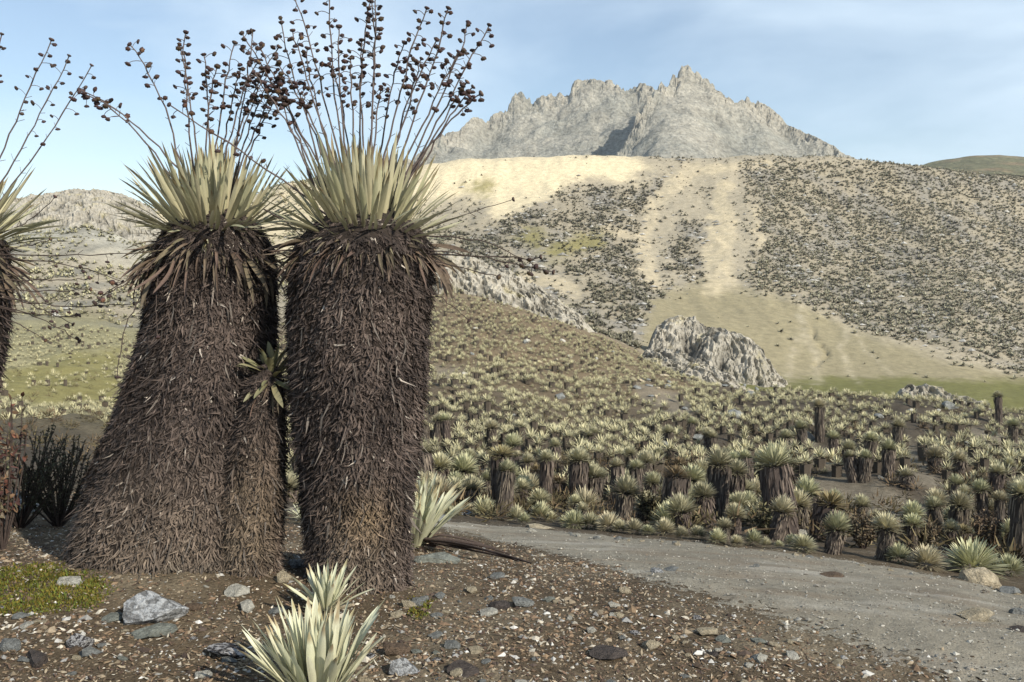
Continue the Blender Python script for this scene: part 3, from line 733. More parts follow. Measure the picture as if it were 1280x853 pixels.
SA = [((213, 180), (203, 100), (163, 57)), ((228, 170), (228, 110), (232, 42)), ((250, 183), (256, 130), (271, 85)), ((267, 165), (275, 120), (293, 55)), ((283, 165), (298, 110), (322, 79)),
      ((305, 186), (315, 140), (332, 110)), ((314, 183), (326, 150), (342, 128)), ((300, 190), (306, 130), (316, 40)), ((222, 195), (160, 130), (100, 113)), ((240, 180), (242, 140), (226, 62)), ((290, 175), (310, 110), (348, 60)), ((275, 175), (286, 130), (300, 88)), ((296, 180), (308, 130), (334, 92)), ((258, 178), (262, 120), (255, 70)), ((308, 185), (322, 140), (352, 98))]
for i, (a, b, c) in enumerate(SA):
    a2 = (a[0] + (263 - a[0]) * .5, a[1] + 70); dy = random.uniform(-.12, .12)
    stalk(fA, oA, a2, b, c, YA + dy * .3, YA + dy, random.choice((10, 12, 13, 15)), t0=.48, hr=(.0118, .0165), twigs=5)
stalk(fA, oA, (245, 240), (165, 135), (101, 116), YA, YA - .1, 9, clump=True, hr=(.012, .017))
for a, b, c, n in (((215, 310), (160, 350), (125, 372), 4), ((200, 330), (150, 355), (120, 378), 2), ((195, 345), (148, 400), (147, 470), 0), ((330, 262), (370, 280), (395, 320), 1), ((200, 335), (192, 380), (197, 420), 0)):
    stalk(fA, oA, a, b, c, YA - .28, YA - .42, max(n, 1), t0=.6, mat='drystalk', rad=.004, twigs=3)

# ---- the plant half out of the picture
YC = 5.7
oC = np.array([P(-62, 690, YC)[0], YC, 0]); oC[2] = float(H(oC[0], YC))
fC = empty('frailejon', oC, 'shaded frailejon at the left with drooping dry seed stalks, beyond the broad one', 'plant', FG)
secC = sections([(300, -100, 6), (350, -108, 14), (430, -126, 4), (520, -150, -12), (620, -160, -20), (720, -165, -24)], YC)
clad_trunk(fC, oC, secC, YC, 14000, seed=41)
cC = P(-42, 292, YC)
rosette(fC, oC, cC, 170, .52, [(.4, 'up'), (.7, 'mid'), (1, 'out')], .14, .10, .03, 1.3, 1.0)
rosette(fC, oC, cC + np.array([0, 0, -.08]), 110, .32, [(.4, 'old'), (1, 'dead')], .2, .16, 1.2, 2.5, .9, jit=.18)
for a, b, c, n in (((-25, 250), (25, 140), (64, 51), 11), ((-20, 262), (45, 160), (86, 71), 11), ((-20, 275), (60, 180), (114, 83), 10), ((-60, 240), (-20, 120), (2, 44), 9), ((-55, 235), (-10, 150), (0, 60), 7), ((-40, 250), (-60, 110), (-90, 30), 9)):
    stalk(fC, oC, a, b, c, YC, YC - .05, n, t0=.5, twigs=8)
for a, b, c, n in (((-20, 318), (100, 322), (178, 316), 2), ((-20, 322), (90, 324), (152, 352), 7), ((-10, 350), (70, 352), (110, 348), 2), ((-20, 360), (70, 366), (112, 362), 3), ((0, 372), (90, 390), (166, 380), 4), ((0, 383), (60, 400), (98, 395), 3), ((0, 385), (60, 396), (98, 426), 4), ((0, 395), (35, 410), (56, 425), 1), ((-30, 300), (30, 290), (68, 247), 1), ((-30, 315), (30, 312), (62, 300), 1), ((-20, 360), (50, 385), (90, 405), 5)):
    stalk(fC, oC, a, b, c, YC - .1, YC - .1, n, t0=.45, mat='drystalk', rad=.0045, hr=(.011, .015), twigs=3)

# ------------------------------------------------------------------ low silver rosettes close by
def low_rosette(px, py, Yd, N, L, label, spec=None, th1=1.25, base=.05, dead=0, group=None, lean=None, drop=.03):
    g0 = P(px, py, Yd); o = np.array([g0[0], Yd, 0]); o[2] = float(H(o[0], Yd))
    e = empty('young_frailejon', o, label, 'plant', group)
    rosette(e, o, o + np.array([0, 0, .05]), N, L, spec or [(.6, 'silver'), (1, 'silverout')], base, drop, .04, th1, 1.0, jit=.07)
    if dead: rosette(e, o, o + np.array([0, 0, .04]), dead, L * .6, [(1, 'dead')], base * 1.2, .02, 1.3, 1.75, 1.0)
    return e, o
low_rosette(396, 905, 3.3, 110, .29, 'large silver rosette of stiff upright leaves in front of the straight column', th1=.72, base=.115, dead=8)
low_rosette(408, 772, 4.16, 46, .23, 'small grey rosette tucked against the foot of the straight column', th1=1.1, base=.03, dead=6)
eD, oD = low_rosette(517, 690, 6.55, 120, .50, 'long-leaved pale rosette behind the straight column, trailing fallen dry stalks', spec=[(.6, 'silver'), (1, 'silverout')], th1=.75, base=.08, dead=24)
for k in range(7):
    q0 = oD + np.array([.03 * k - .05, -.05, .12 - .01 * k]); q2 = hit(610 + 9 * k, 690 + 4.0 * k + random.uniform(-4, 4)); q2[2] += .03
    q1 = (q0 + q2) / 2 + np.array([0, 0, random.uniform(.0, .10)])
    V, Fc = tube(bez(q0, q1, q2, 12) - oD, np.linspace(.012, .006, 12), 6)
    obj('dry_stalk', fast_mesh('dry_stalk', V, Fc), M['drystalk'], eD)
low_rosette(378, 600, 8.6, 50, .18, 'round pale rosette seen in the gap between the two great trunks', th1=1.4, base=.03)
low_rosette(383, 629, 8.2, 40, .15, 'lower small pale rosette in the gap between the two great trunks', th1=1.4, base=.03)

# ------------------------------------------------------------------ frailejones of the slope: shared meshes, one object each
def mid_rosette(seed, nl, segs, ragged=0.0):
    g = np.random.default_rng(seed); k = np.arange(nl); f = (k + .5) / nl
    th = np.arccos(np.clip(1 - 1.22 * f, -1, 1)) + g.normal(0, .09, nl); ph = k * 2.39996 + g.normal(0, .12, nl)
    D = np.stack([np.sin(th) * np.cos(ph), np.sin(th) * np.sin(ph), np.cos(th)], -1)
    b = D * np.array([.30, .30, .34]) + np.array([0, 0, -.06])
    S = unit(np.cross(D, np.stack([-np.cos(ph) * np.cos(th), -np.sin(ph) * np.cos(th), np.sin(th)], -1)) + g.normal(0, .15, (nl, 3)))
    D = unit(D + np.array([0, 0, .25]))
    B = np.stack([np.cos(ph), np.sin(ph), 0 * ph], -1) * (.10 * f)[:, None] + np.array([0, 0, -.10]) * f[:, None]
    L = g.uniform(.78, 1.1, nl) * .72
    c0 = np.array([.50, .47, .305]); c1 = np.array([.17, .155, .095])
    m = smooth(.4, .95, f)[:, None]  # lower leaves drab, and darkened further: crown underside shade put into colour
    c = (c0 * (1 - m) + c1 * m) * g.uniform(.8, 1.15, (nl, 1))
    return blades(b, D, S, B, L, np.full(nl, .042 if nl > 60 else .13), segs, 'lance', .3 if segs > 2 else 0, c * .9, c)

def mid_trunk(seed, nb):
    g = np.random.default_rng(seed); na, nr = 14, 7
    z = np.linspace(-.12, 1, nr); a = np.arange(na) * 2 * np.pi / na
    A, Z = np.meshgrid(a, z); r = .9 + .12 * g.normal(0, 1, A.shape) * .6 + .12 * Z
    V = np.stack([r * np.cos(A), r * np.sin(A), Z], -1).reshape(-1, 3)
    i = np.arange(nr - 1)[:, None]; j = np.arange(na)[None]; j2 = (j + 1) % na
    Fc = np.stack([i * na + j, i * na + j2, (i + 1) * na + j2, (i + 1) * na + j], -1).reshape(-1, 4)
    C0 = np.broadcast_to(np.array([.065, .052, .044]), V.shape).copy()
    zz = g.uniform(0, 1.05, nb); aa = g.uniform(0, 2 * np.pi, nb)
    n_ = np.stack([np.cos(aa), np.sin(aa), 0 * aa], -1); t_ = np.stack([-np.sin(aa), np.cos(aa), 0 * aa], -1)
    rad = (.88 + .12 * zz + .18 * smooth(.75, 1, zz))
    b = n_ * rad[:, None] + np.array([0, 0, 1.]) * zz[:, None]
    D = unit(np.array([0, 0, -.5]) + n_ * g.uniform(.1, .5, nb)[:, None] + t_ * g.normal(0, .25, nb)[:, None])
    S = unit(np.cross(D, n_)); v = g.random((nb, 1))
    c = np.array([.06, .047, .04]) * (1 - v) + np.array([.19, .155, .12]) * v
    Vb, Fb, Cb = blades(b, D, S, n_ * .1, g.uniform(.16, .34, nb), np.full(nb, .07), 2, 'lance', 0, c, c)
    return join([(V, Fc, C0), (Vb, Fb, Cb)])

RH = [fast_mesh('rosette', *mid_rosette(60 + i, 230, 3)) for i in range(4)]
RM = [fast_mesh('rosette', *mid_rosette(70 + i, 150, 2)) for i in range(4)]
RD = [fast_mesh('rosette', *(lambda v, f, c: (v * np.array([1, 1, .6]), f, c * np.array([.5, .42, .34])))(*mid_rosette(90 + i, 110, 3))) for i in range(2)]
TH = [fast_mesh('trunk', *mid_trunk(80 + i, 260), False) for i in range(4)]
for m_ in RH + RM + RD: m_.materials.append(M['midleaf'])
for m_ in TH: m_.materials.append(M['midtrunk'])

G_ROAD = 'low rosettes along the far edge of the track'
G_TALL = 'columnar frailejones standing on the slope'
G_MID = 'frailejones scattered over the slope beyond the track'
placed = []
def mid_plant(base, rad, th, tr, label, group, hi=False, cat='plant', lean=0.085):
    e = empty('frailejon' if th > .12 else 'young_frailejon', base, label, cat, group)
    lx, ly = random.gauss(0, lean), random.gauss(0, lean)
    e.rotation_euler = (lx, ly, random.uniform(0, 6.28))
    r = obj('rosette', random.choice(RD if 'withered' in label else RH if hi else RM), None, e, loc=(0, 0, th + rad * .16))
    s = random.uniform(.92, 1.1)
    r.scale = (rad * s, rad * s, rad * random.uniform(.95, 1.2))
    if th > .05:
        t = obj('trunk', random.choice(TH), None, e); t.scale = (tr, tr, th + rad * .05)
        t.rotation_euler = (0, 0, random.uniform(0, 6.28))
    placed.append((base[0], base[1], rad))
    return e

# roadside rosettes: (px, py of base, width px)
road_side = [(564, 650, 20), (605, 648, 36), (588, 645, 18), (645, 655, 28), (676, 652, 32), (705, 659, 14), (719, 662, 30), (737, 663, 28), (762, 666, 32), (775, 668, 20), (792, 670, 26), (831, 672, 28), (853, 677, 22), (872, 677, 24), (894, 681, 16),
             (897, 683, 26), (922, 686, 18), (942, 685, 26), (974, 690, 13), (1003, 692, 32), (990, 686, 22), (1124, 706, 32), (1158, 714, 46), (1263, 722, 36), (958, 688, 16), (655, 658, 18), (690, 655, 18), (810, 672, 18), (1245, 716, 22)]
for px, py, w in road_side:
    q = hit(px, py - 2)
    mid_plant(q, w * .55 * q[1] / F, 0.03, .1, ('tiny' if w < 20 else 'small' if w < 30 else 'wide') + ' pale low rosette at the far track edge, ' + ('near the long-leaved rosette' if px < 700 else 'below the light grey crag' if px < 965 else 'near the white stone among rosettes' if px < 1060 else 'near the blocky pale boulder'), G_ROAD, True)
q = hit(1216, 718)
mid_plant(q, 38 * q[1] / F, .03, .1, 'largest silvery rosette on the far side of the track, beside a pale boulder', None, True)
# shrubby, taller plants behind them and columns on the slope: (px, crown py, width px, base py)
tall = [(1041, 661, 40, 692), (1105, 660, 38, 700), (856, 640, 38, 668), (778, 615, 42, 655), (861, 619, 24, 650), (856, 597, 36, 640), (816, 603, 24, 635), (970, 639, 38, 675), (919, 645, 26, 672), (908, 661, 22, 680),
        (676, 625, 26, 645), (719, 628, 20, 650), (730, 637, 18, 655), (963, 574, 20, 612), (978, 580, 16, 615), (920, 574, 20, 618), (936, 572, 18, 620), (983, 547, 20, 576), (1110, 561, 20, 597), (1067, 571, 16, 602), (1080, 572, 17, 603), (1025, 505, 18, 552), (1120, 533, 18, 568), (1249, 497, 13, 532), (1266, 533, 18, 553),
        (1192, 605, 22, 655), (1231, 612, 24, 665), (1206, 617, 20, 660), (1178, 633, 22, 672), (1250, 625, 22, 670), (1135, 596, 18, 612), (1169, 571, 26, 590), (1199, 574, 20, 600), (1245, 590, 20, 620), (1258, 581, 18, 610), (1086, 548, 18, 585), (1060, 560, 18, 580), (1042, 548, 18, 570), (1004, 535, 18, 560), (1190, 660, 22, 690), (1272, 640, 24, 690), (1265, 665, 26, 700), (1140, 655, 26, 690),
        (753, 594, 20, 625), (808, 577, 24, 600), (790, 567, 18, 590), (823, 568, 16, 590), (695, 557, 16, 580), (642, 556, 26, 580), (660, 577, 20, 605), (652, 570, 14, 600), (717, 590, 28, 625), (691, 596, 24, 625), (656, 610, 20, 635), (741, 542, 16, 565), (616, 535, 20, 560), (585, 570, 18, 590), (545, 527, 16, 560), (560, 525, 16, 560), (533, 533, 12, 560), (740, 545, 12, 565), (838, 540, 18, 560), (886, 545, 18, 568), (890, 546, 16, 570), (862, 530, 14, 552)]
for px, cy_, w, by in tall:
    q = hit(px, by)
    s = q[1] / F; rad = min(w * .58 * s, .30); th = min(max((by - cy_) * s - rad * .1, .15), 1.6)
    big = by > 630
    if big: mid_plant(q, rad, th, rad * .45, (('big' if w > 35 else 'medium' if w > 23 else 'small') + ' ragged bushy frailejon behind the track edge, ' + ('below the long folded rock hump' if px < 745 else 'below the light grey crag' if px < 965 else 'below the gullied sand fan' if px < 1105 else 'behind the largest silvery rosette')), 'bushy frailejones behind the track edge', True)
    else: mid_plant(q, rad, th, max(rad * .55, .13), ('tall' if th > .75 else 'chest-high' if th > .5 else 'low') + ' dark-columned frailejon ' + ('below the long folded rock hump' if px < 745 else 'below the light grey crag' if px < 965 else 'below the gullied sand fan' if px < 1105 else 'below the small ridge outcrop'), G_TALL, True)

# scatter the rest over the slope, thinning on the bare patches and under the crags
cand = []
g = np.random.default_rng(99)
NS = 60000
Ys = 9.5 * (108 / 9.5) ** (g.random(NS) ** .55); us = g.uniform(-.64, .66, NS)
Xs = us * Ys; Zs = H(Xs, Ys); pxs, pys = proj(Xs, Ys, Zs)
bare = anyp(pxs, pys, BARE_MID, 4); olive = anyp(pxs, pys, OLIVE, 4)
dens = .10 + 1.0 * smooth(-.2, .3, fbm(Xs * .22, Ys * .16, 3)) + .5 * (Ys > 45)
dens *= (1 - .93 * bare) * (1 - .85 * olive * (pxs < 300))
dens *= np.where(pxs < 340, np.where(Ys > 55, .55, .3), 1) * np.where(Ys < 16, .6, 1)
dens *= np.where((pxs > 900) & (Ys > 62), 0.0, 1) * np.where((pxs > 980) & (pys > 600), .35, 1)
dens *= np.where((pxs > 860) & (Ys < 48), .55, 1)
keep = g.random(NS) < dens
onr = on_road(Xs, Ys)
keep &= ~((Ys < onr[2] + .9) & (us > fu[0]))
keep &= ~((Xs < -.6) & (Ys < 11)) & ~((pxs < 175) & (Ys < 26))
order = np.argsort(Ys[keep]); XK, YK, ZK = Xs[keep][order], Ys[keep][order], Zs[keep][order]
cells = {}
def free(x, y, d):
    cx_, cy2 = int(x // 2), int(y // 2)
    for i in (-1, 0, 1):
        for j in (-1, 0, 1):
            for (a, b) in cells.get((cx_ + i, cy2 + j), ()):
                if (a - x) ** 2 + (b - y) ** 2 < d * d: return False
    return True
for x, y, r_ in placed: cells.setdefault((int(x // 2), int(y // 2)), []).append((x, y))
LAB = {0: 'pale domed frailejon on a short trunk on the slope beyond the track', 1: 'knee-high pale rosette of the slope beyond the track'}
def describe(x, y, rad, th):
    px = 640 + F * x / y
    size = 'small' if rad < .17 else 'large' if rad > .225 else 'middling'
    stem = 'trunkless' if th < .12 else 'stub-trunked' if th < .3 else 'tall-trunked' if th > .6 else 'short-trunked'
    where = ('on the flat behind the broad frailejon' if px < 345 else 'below the long folded rock hump' if px < 745 else 'below the light grey crag' if px < 965
             else 'below the gullied sand fan' if px < 1105 else 'below the small ridge outcrop')
    row = 'close beyond the track, ' if y < 15 else '' if y < 24 else 'far back '
    return f'{size} pale {stem} frailejon {row}{where}'
rest = []
count = len(placed)
for x, y, z in zip(XK, YK, ZK):
    if not free(x, y, .36 if y < 30 else .42): continue
    cells.setdefault((int(x // 2), int(y // 2)), []).append((x, y))
    rad = .13 + .15 * g.random() ** 1.3 if y < 30 else g.uniform(.17, .34) if y > 42 else g.uniform(.15, .28); th = .05 if g.random() < .2 else .16 + .7 * g.random() ** 2.0
    if x / y < -.27: th = min(th, .05)
    if count < 300:
        mid_plant((x, y, z), rad, th, max(.10, rad * .62), describe(x, y, rad, th).replace(' pale ', ' brown withered ' if g.random() < .10 else ' pale '), G_MID, y < 20); count += 1
    elif g.random() < (.22 if y < 40 else .85): rest.append((x, y, z, rad * (.62 if g.random() < .5 else 1.1), 0))
    else: rest.append((x, y, z, max(rad * 1.1, .21), .12 + .3 * g.random() ** 1.6))
rest = np.array(rest)
lowR = [mid_rosette(120 + i, 36, 1) for i in range(5)]
def low_trunk(k=6):
    a = np.arange(k) * 2 * np.pi / k
    V = np.concatenate([np.stack([np.cos(a), np.sin(a), 0 * a - .1], -1), np.stack([np.cos(a) * 1.15, np.sin(a) * 1.15, 0 * a + 1], -1)])
    j = np.arange(k); j2 = (j + 1) % k
    return V, np.stack([j, j2, j2 + k, j + k], 1), np.broadcast_to(np.array([.085, .07, .055]), V.shape)
lt = low_trunk()
def many(pos, rad, th, tr, tint, shapes, trunk=True):
    parts = []
    for i in range(len(pos)):
        V, Fc, Cc = shapes[i % len(shapes)]
        a = (i * 2.4) % 6.28; ca, sa = math.cos(a), math.sin(a)
        Vr = np.stack([V[:, 0] * ca - V[:, 1] * sa, V[:, 0] * sa + V[:, 1] * ca, V[:, 2]], -1) * rad[i] + pos[i] + np.array([0, 0, th[i] + rad[i] * .15])
        parts.append((Vr, Fc, Cc * tint[i]))
        if trunk and th[i] > .08: parts.append((lt[0] * np.array([tr[i], tr[i], th[i]]) + pos[i], lt[1], lt[2]))
    return join(parts)
if len(rest):
    nn = len(rest)
    Vv, Ff, Cc = many(rest[:, :3], rest[:, 3], rest[:, 4], rest[:, 3] * .50, g.uniform(.85, 1.35, (nn, 1)) * np.array([1.0, .98, .95]), lowR)
    obj('distant_frailejones', fast_mesh('distant_frailejones', Vv, Ff, Cc, False), M['stuff'], label='dense field of small pale frailejones higher up the slope', cat='plants', kind='stuff')
print('REST', len(rest), 'INDIV', count)

# ------------------------------------------------------------------ far hillside tufts
NT = 110000
Yt = np.sqrt(g.uniform(118 ** 2, 330 ** 2, NT)); ut = g.uniform(-.62, .66, NT)
Xt = ut * Yt; Zt = H(Xt, Yt); pt, qt = proj(Xt, Yt, Zt)
w1 = fbm(Xt * .07, Yt * .07, 4); w2 = fbm(Xt * .07 + 40, Yt * .07 + 11, 4)
w3 = fbm(Xt * .45, Yt * .3, 3); pw_, qw_ = pt + 24 * w1 + 9 * w3, qt + 12 * w2 + 6 * w3
dd = np.where(pt < 420, .5, .12) + .9 * anyp(pw_, qw_, DENSE, 10)
dd *= (1 - .97 * anyp(pw_, qw_, SAND, 6)) * (1 - .97 * streak(pt + 8 * w1 + 6 * w3, qt + 5 * w2)) * (1 - .96 * anyp(pw_, qw_, FAN, 8)) * (1 - .8 * anyp(pw_, qw_, OLIVE, 5)) * (1 - .97 * anyp(pw_, qw_, GREEN, 4))
dd *= np.where(pt < 420, .8, np.where(pt > 930, 1.5, 1)) * (np.where(pt > 930, .45, .15) + 1.1 * smooth(-.3, .25, fbm(Xt * .06 + 5, Yt * .05, 4))) * (.4 + 1.0 * smooth(-.2, .2, fbm(Xt * .25, Yt * .18 + 7, 2)))
kp = g.random(NT) < dd
Xt, Yt, Zt = Xt[kp], Yt[kp], Zt[kp]; nt_ = len(Xt)
pt = pt[kp]
def tuft(seed):
    gg = np.random.default_rng(seed); n = 12; f = gg.random(n); ph = np.arange(n) * 2.4; th = .25 + 1.2 * f
    D = np.stack([np.sin(th) * np.cos(ph), np.sin(th) * np.sin(ph), np.cos(th)], -1)
    S = unit(np.cross(D, np.array([.1, .2, 1.])))
    c = np.where((th < .7)[:, None], np.array([.26, .245, .175]), np.array([.115, .105, .08])) * gg.uniform(.7, 1.2, (n, 1))
    return blades(D * .08, D, S, np.array([[0, 0, -.25]] * n), gg.uniform(.7, 1.1, n), np.full(n, .40), 1, 'strap', 0, c, c)
tint = g.uniform(.6, 1.3, (nt_, 1)) * np.where((pt < 420)[:, None], np.array([1.9, 1.9, 1.7]), np.array([1, 1, 1])) * (1 + .5 * (pt > 900))[:, None]
Vv, Ff, Cc = many(np.stack([Xt, Yt, Zt], -1), .26 + .75 * g.random(nt_) ** 2.0, np.zeros(nt_), np.zeros(nt_), tint, [tuft(i) for i in range(6)], False)
obj('hillside_shrubs', fast_mesh('hillside_shrubs', Vv, Ff, Cc, False), M['stuff'], label='dark tufts dotted over the far sandy hillside', cat='shrubs', kind='stuff')
print('TUFTS', nt_)

# pale stones among the hillside tufts
kk = g.random(NT) < .10 * (.3 + anyp(pw_, qw_, DENSE, 10)); Xq = (ut * 0 + 1)[kk]
Yq = np.sqrt(g.uniform(118 ** 2, 330 ** 2, 9000)); uq = g.uniform(-.62, .66, 9000); Xq = uq * Yq; Zq = H(Xq, Yq); pq, qq = proj(Xq, Yq, Zq)
kq = g.random(9000) < (.15 + .85 * anyp(pq, qq, DENSE, 8)) * (.2 + smooth(-.1, .3, fbm(Xq * .09 + 30, Yq * .05, 4))) * (1 - .9 * anyp(pq, qq, SAND, 6)) * (1 - .9 * anyp(pq, qq, FAN, 6))
Xq, Yq, Zq = Xq[kq], Yq[kq], Zq[kq]; nq = len(Xq)
O8 = np.array([[1, 0, 0], [0, 1, 0], [-1, 0, 0], [0, -1, 0], [.2, .1, .8], [0, 0, -.8]]); OF = np.array([[0, 1, 4], [1, 2, 4], [2, 3, 4], [3, 0, 4], [1, 0, 5], [2, 1, 5], [3, 2, 5], [0, 3, 5]])
Vq = O8[None] * (1 + g.normal(0, .25, (nq, 6, 1))) * (.2 + .7 * g.random((nq, 1, 1)) ** 3) * np.array([1.3, 1, .8]) + np.stack([Xq, Yq, Zq + .05], -1)[:, None]
Cq = np.repeat(np.array([.36, .345, .31]) * g.uniform(.6, 1.25, (nq, 1)), 6, 0)
obj('hillside_stones', fast_mesh('hillside_stones', Vq.reshape(-1, 3), (OF[None] + (np.arange(nq) * 6)[:, None, None]).reshape(-1, 3), Cq, False), M['stuff'], label='pale grey stones strewn over the far hillside', cat='stones', kind='stuff')

# dark low scrub between the slope plants
NSc = 14000
Yc_ = 9.2 * (100 / 9.2) ** (g.random(NSc) ** .7); uc_ = g.uniform(-.64, .66, NSc); Xc_ = uc_ * Yc_
rd = on_road(Xc_, Yc_)
k2 = ~((Yc_ < rd[2] + .35) & (uc_ > fu[0])) & ~((Xc_ < -.6) & (Yc_ < 10))
Zc_ = H(Xc_, Yc_); a_, b_ = proj(Xc_, Yc_, Zc_)
k2 &= (g.random(NSc) < (.2 + .8 * smooth(-.1, .4, fbm(Xc_ * .3 + 8, Yc_ * .2, 3))) * (1 - .9 * anyp(a_, b_, BARE_MID, 4))) & ~((a_ > 900) & (Yc_ > 62)) & ~((a_ < 330) & (g.random(NSc) < .7))
def bushlet(seed):
    gg = np.random.default_rng(seed); n = 30
    D = unit(gg.normal(0, 1, (n, 3)) * np.array([1, 1, .8]) + np.array([0, 0, .7]))
    S = unit(np.cross(D, gg.normal(0, 1, (n, 3))))
    c = np.array([.070, .060, .038]) * gg.uniform(.5, 1.7, (n, 1)) * np.array([1, gg.uniform(.9, 1.1), 1])
    return blades(D * gg.uniform(.1, .7, (n, 1)), D, S, gg.normal(0, .1, (n, 3)), gg.uniform(.25, .5, n), np.full(n, .07), 1, 'lance', 0, c, c * 1.2)
ps = np.stack([Xc_[k2], Yc_[k2], Zc_[k2]], -1); n2 = len(ps)
Vv, Ff, Cc = many(ps, g.uniform(.14, .36, n2), np.zeros(n2), np.zeros(n2), g.uniform(.7, 1.5, (n2, 1)) * np.array([[1.1, 1, .9]]), [bushlet(i) for i in range(6)], False)
obj('low_scrub', fast_mesh('low_scrub', Vv, Ff, Cc, False), M['stuff'], label='low dark brown scrub between the slope plants', cat='scrub', kind='stuff')

# ------------------------------------------------------------------ rock outcrops on the slope
def outcrop(name, top, Y0, back, label, seed, hshift=14, skew=.6, ns=170, nt2=80, tone=1.0, front=9.0):
    px = np.linspace(top[0][0], top[-1][0], ns); py = np.interp(px, *zip(*top))
    tp = P(px, py, Y0)
    t = np.linspace(0, 1.5, nt2)
    Vv = np.zeros((nt2, ns, 3))
    x = tp[:, 0]
    for i, tt in enumerate(t):
        if tt <= 1:
            Y = Y0 - front * (1 - tt) ** 1.0; zlow = H(x * Y / Y0, Y) - .8
            Vv[i] = np.stack([x * Y / Y0, 0 * x + Y, zlow + (tp[:, 2] - zlow) * (1 - (1 - tt) ** 1.5)], -1)
        else:
            s = (tt - 1) / .5; Y = Y0 + back * s
            zl = H(x * Y / Y0, Y) - 1.0
            Vv[i] = np.stack([x * Y / Y0, 0 * x + Y, tp[:, 2] + (np.minimum(zl, tp[:, 2] - 1) - tp[:, 2]) * s ** 1.6], -1)
    e = smooth(0, .08, np.linspace(0, 1, ns)) * smooth(1, .92, np.linspace(0, 1, ns))
    X_, T_ = Vv[..., 0], t[:, None] * front + 0 * Vv[..., 0]
    wpx = 1.2 * fbm(X_ * .3 + seed, T_ * .3, 3)
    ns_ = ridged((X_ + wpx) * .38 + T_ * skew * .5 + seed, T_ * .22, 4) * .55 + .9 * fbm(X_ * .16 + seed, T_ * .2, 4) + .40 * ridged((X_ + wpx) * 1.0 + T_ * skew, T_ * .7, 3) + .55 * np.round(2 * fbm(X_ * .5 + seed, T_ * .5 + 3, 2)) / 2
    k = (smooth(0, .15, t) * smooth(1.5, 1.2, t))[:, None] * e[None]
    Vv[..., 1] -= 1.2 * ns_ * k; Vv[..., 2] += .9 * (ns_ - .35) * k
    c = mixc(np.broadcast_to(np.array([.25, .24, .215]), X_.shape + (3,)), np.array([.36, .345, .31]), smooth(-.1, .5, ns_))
    c = mixc(c, np.array([.10, .095, .085]), smooth(.25, -.4, ns_) * .9)  # crevices of the relief painted darker, shade put into the colour
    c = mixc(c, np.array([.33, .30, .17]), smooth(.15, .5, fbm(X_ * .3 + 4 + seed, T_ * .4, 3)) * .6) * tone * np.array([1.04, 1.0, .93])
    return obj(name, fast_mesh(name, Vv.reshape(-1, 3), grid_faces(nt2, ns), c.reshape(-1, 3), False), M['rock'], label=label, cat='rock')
outcrop('rock_outcrop', [(470, 330), (500, 318), (540, 316), (570, 318), (600, 326), (630, 337), (655, 348), (680, 364), (705, 382), (725, 397), (742, 414), (748, 420)], 118., 10, 'long pale grey rock hump with slanting folds on the slope behind the straight column', 3, skew=.35, front=11)
outcrop('rock_outcrop', [(804, 452), (814, 420), (820, 408), (834, 402), (850, 398), (868, 399), (884, 405), (900, 414), (918, 434), (932, 455)], 130., 8, 'upper block of the light grey crag standing above the meadow', 8, skew=.1, front=7, ns=110, nt2=60)
outcrop('rock_outcrop', [(866, 450), (876, 420), (890, 409), (908, 412), (922, 418), (940, 426), (950, 432), (958, 450), (970, 468), (988, 488)], 126., 6, 'right shoulder of the light grey crag, sloping to the meadow', 47, skew=.3, front=6, ns=100, nt2=56)
outcrop('rock_outcrop', [(786, 474), (796, 452), (806, 438), (826, 434), (846, 440), (862, 448), (880, 470), (888, 482)], 99., 5, 'low pale rock slab at the left foot of the light grey crag', 15, skew=.5, front=6, ns=100, nt2=56)
outcrop('rock_outcrop', [(842, 478), (856, 458), (872, 453), (892, 460), (910, 470), (926, 484), (938, 497)], 92., 5, 'lowest pale rock slab below the light grey crag', 57, skew=.6, front=5, ns=100, nt2=56)
outcrop('rock_outcrop', [(1108, 512), (1118, 490), (1132, 483), (1150, 484), (1168, 490), (1185, 495), (1205, 497), (1225, 503), (1240, 514)], 58., 4, 'small grey rock outcrop on the ridge beside the green meadow', 22, skew=.4, front=3)
outcrop('rock_outcrop', [(-80, 300), (-20, 268), (6, 256), (40, 249), (70, 244), (91, 240), (122, 239), (143, 243), (161, 248), (190, 262), (215, 290)], 236., 20, 'distant grey rocky dome on the left skyline', 31, skew=.1, front=26, tone=.92)

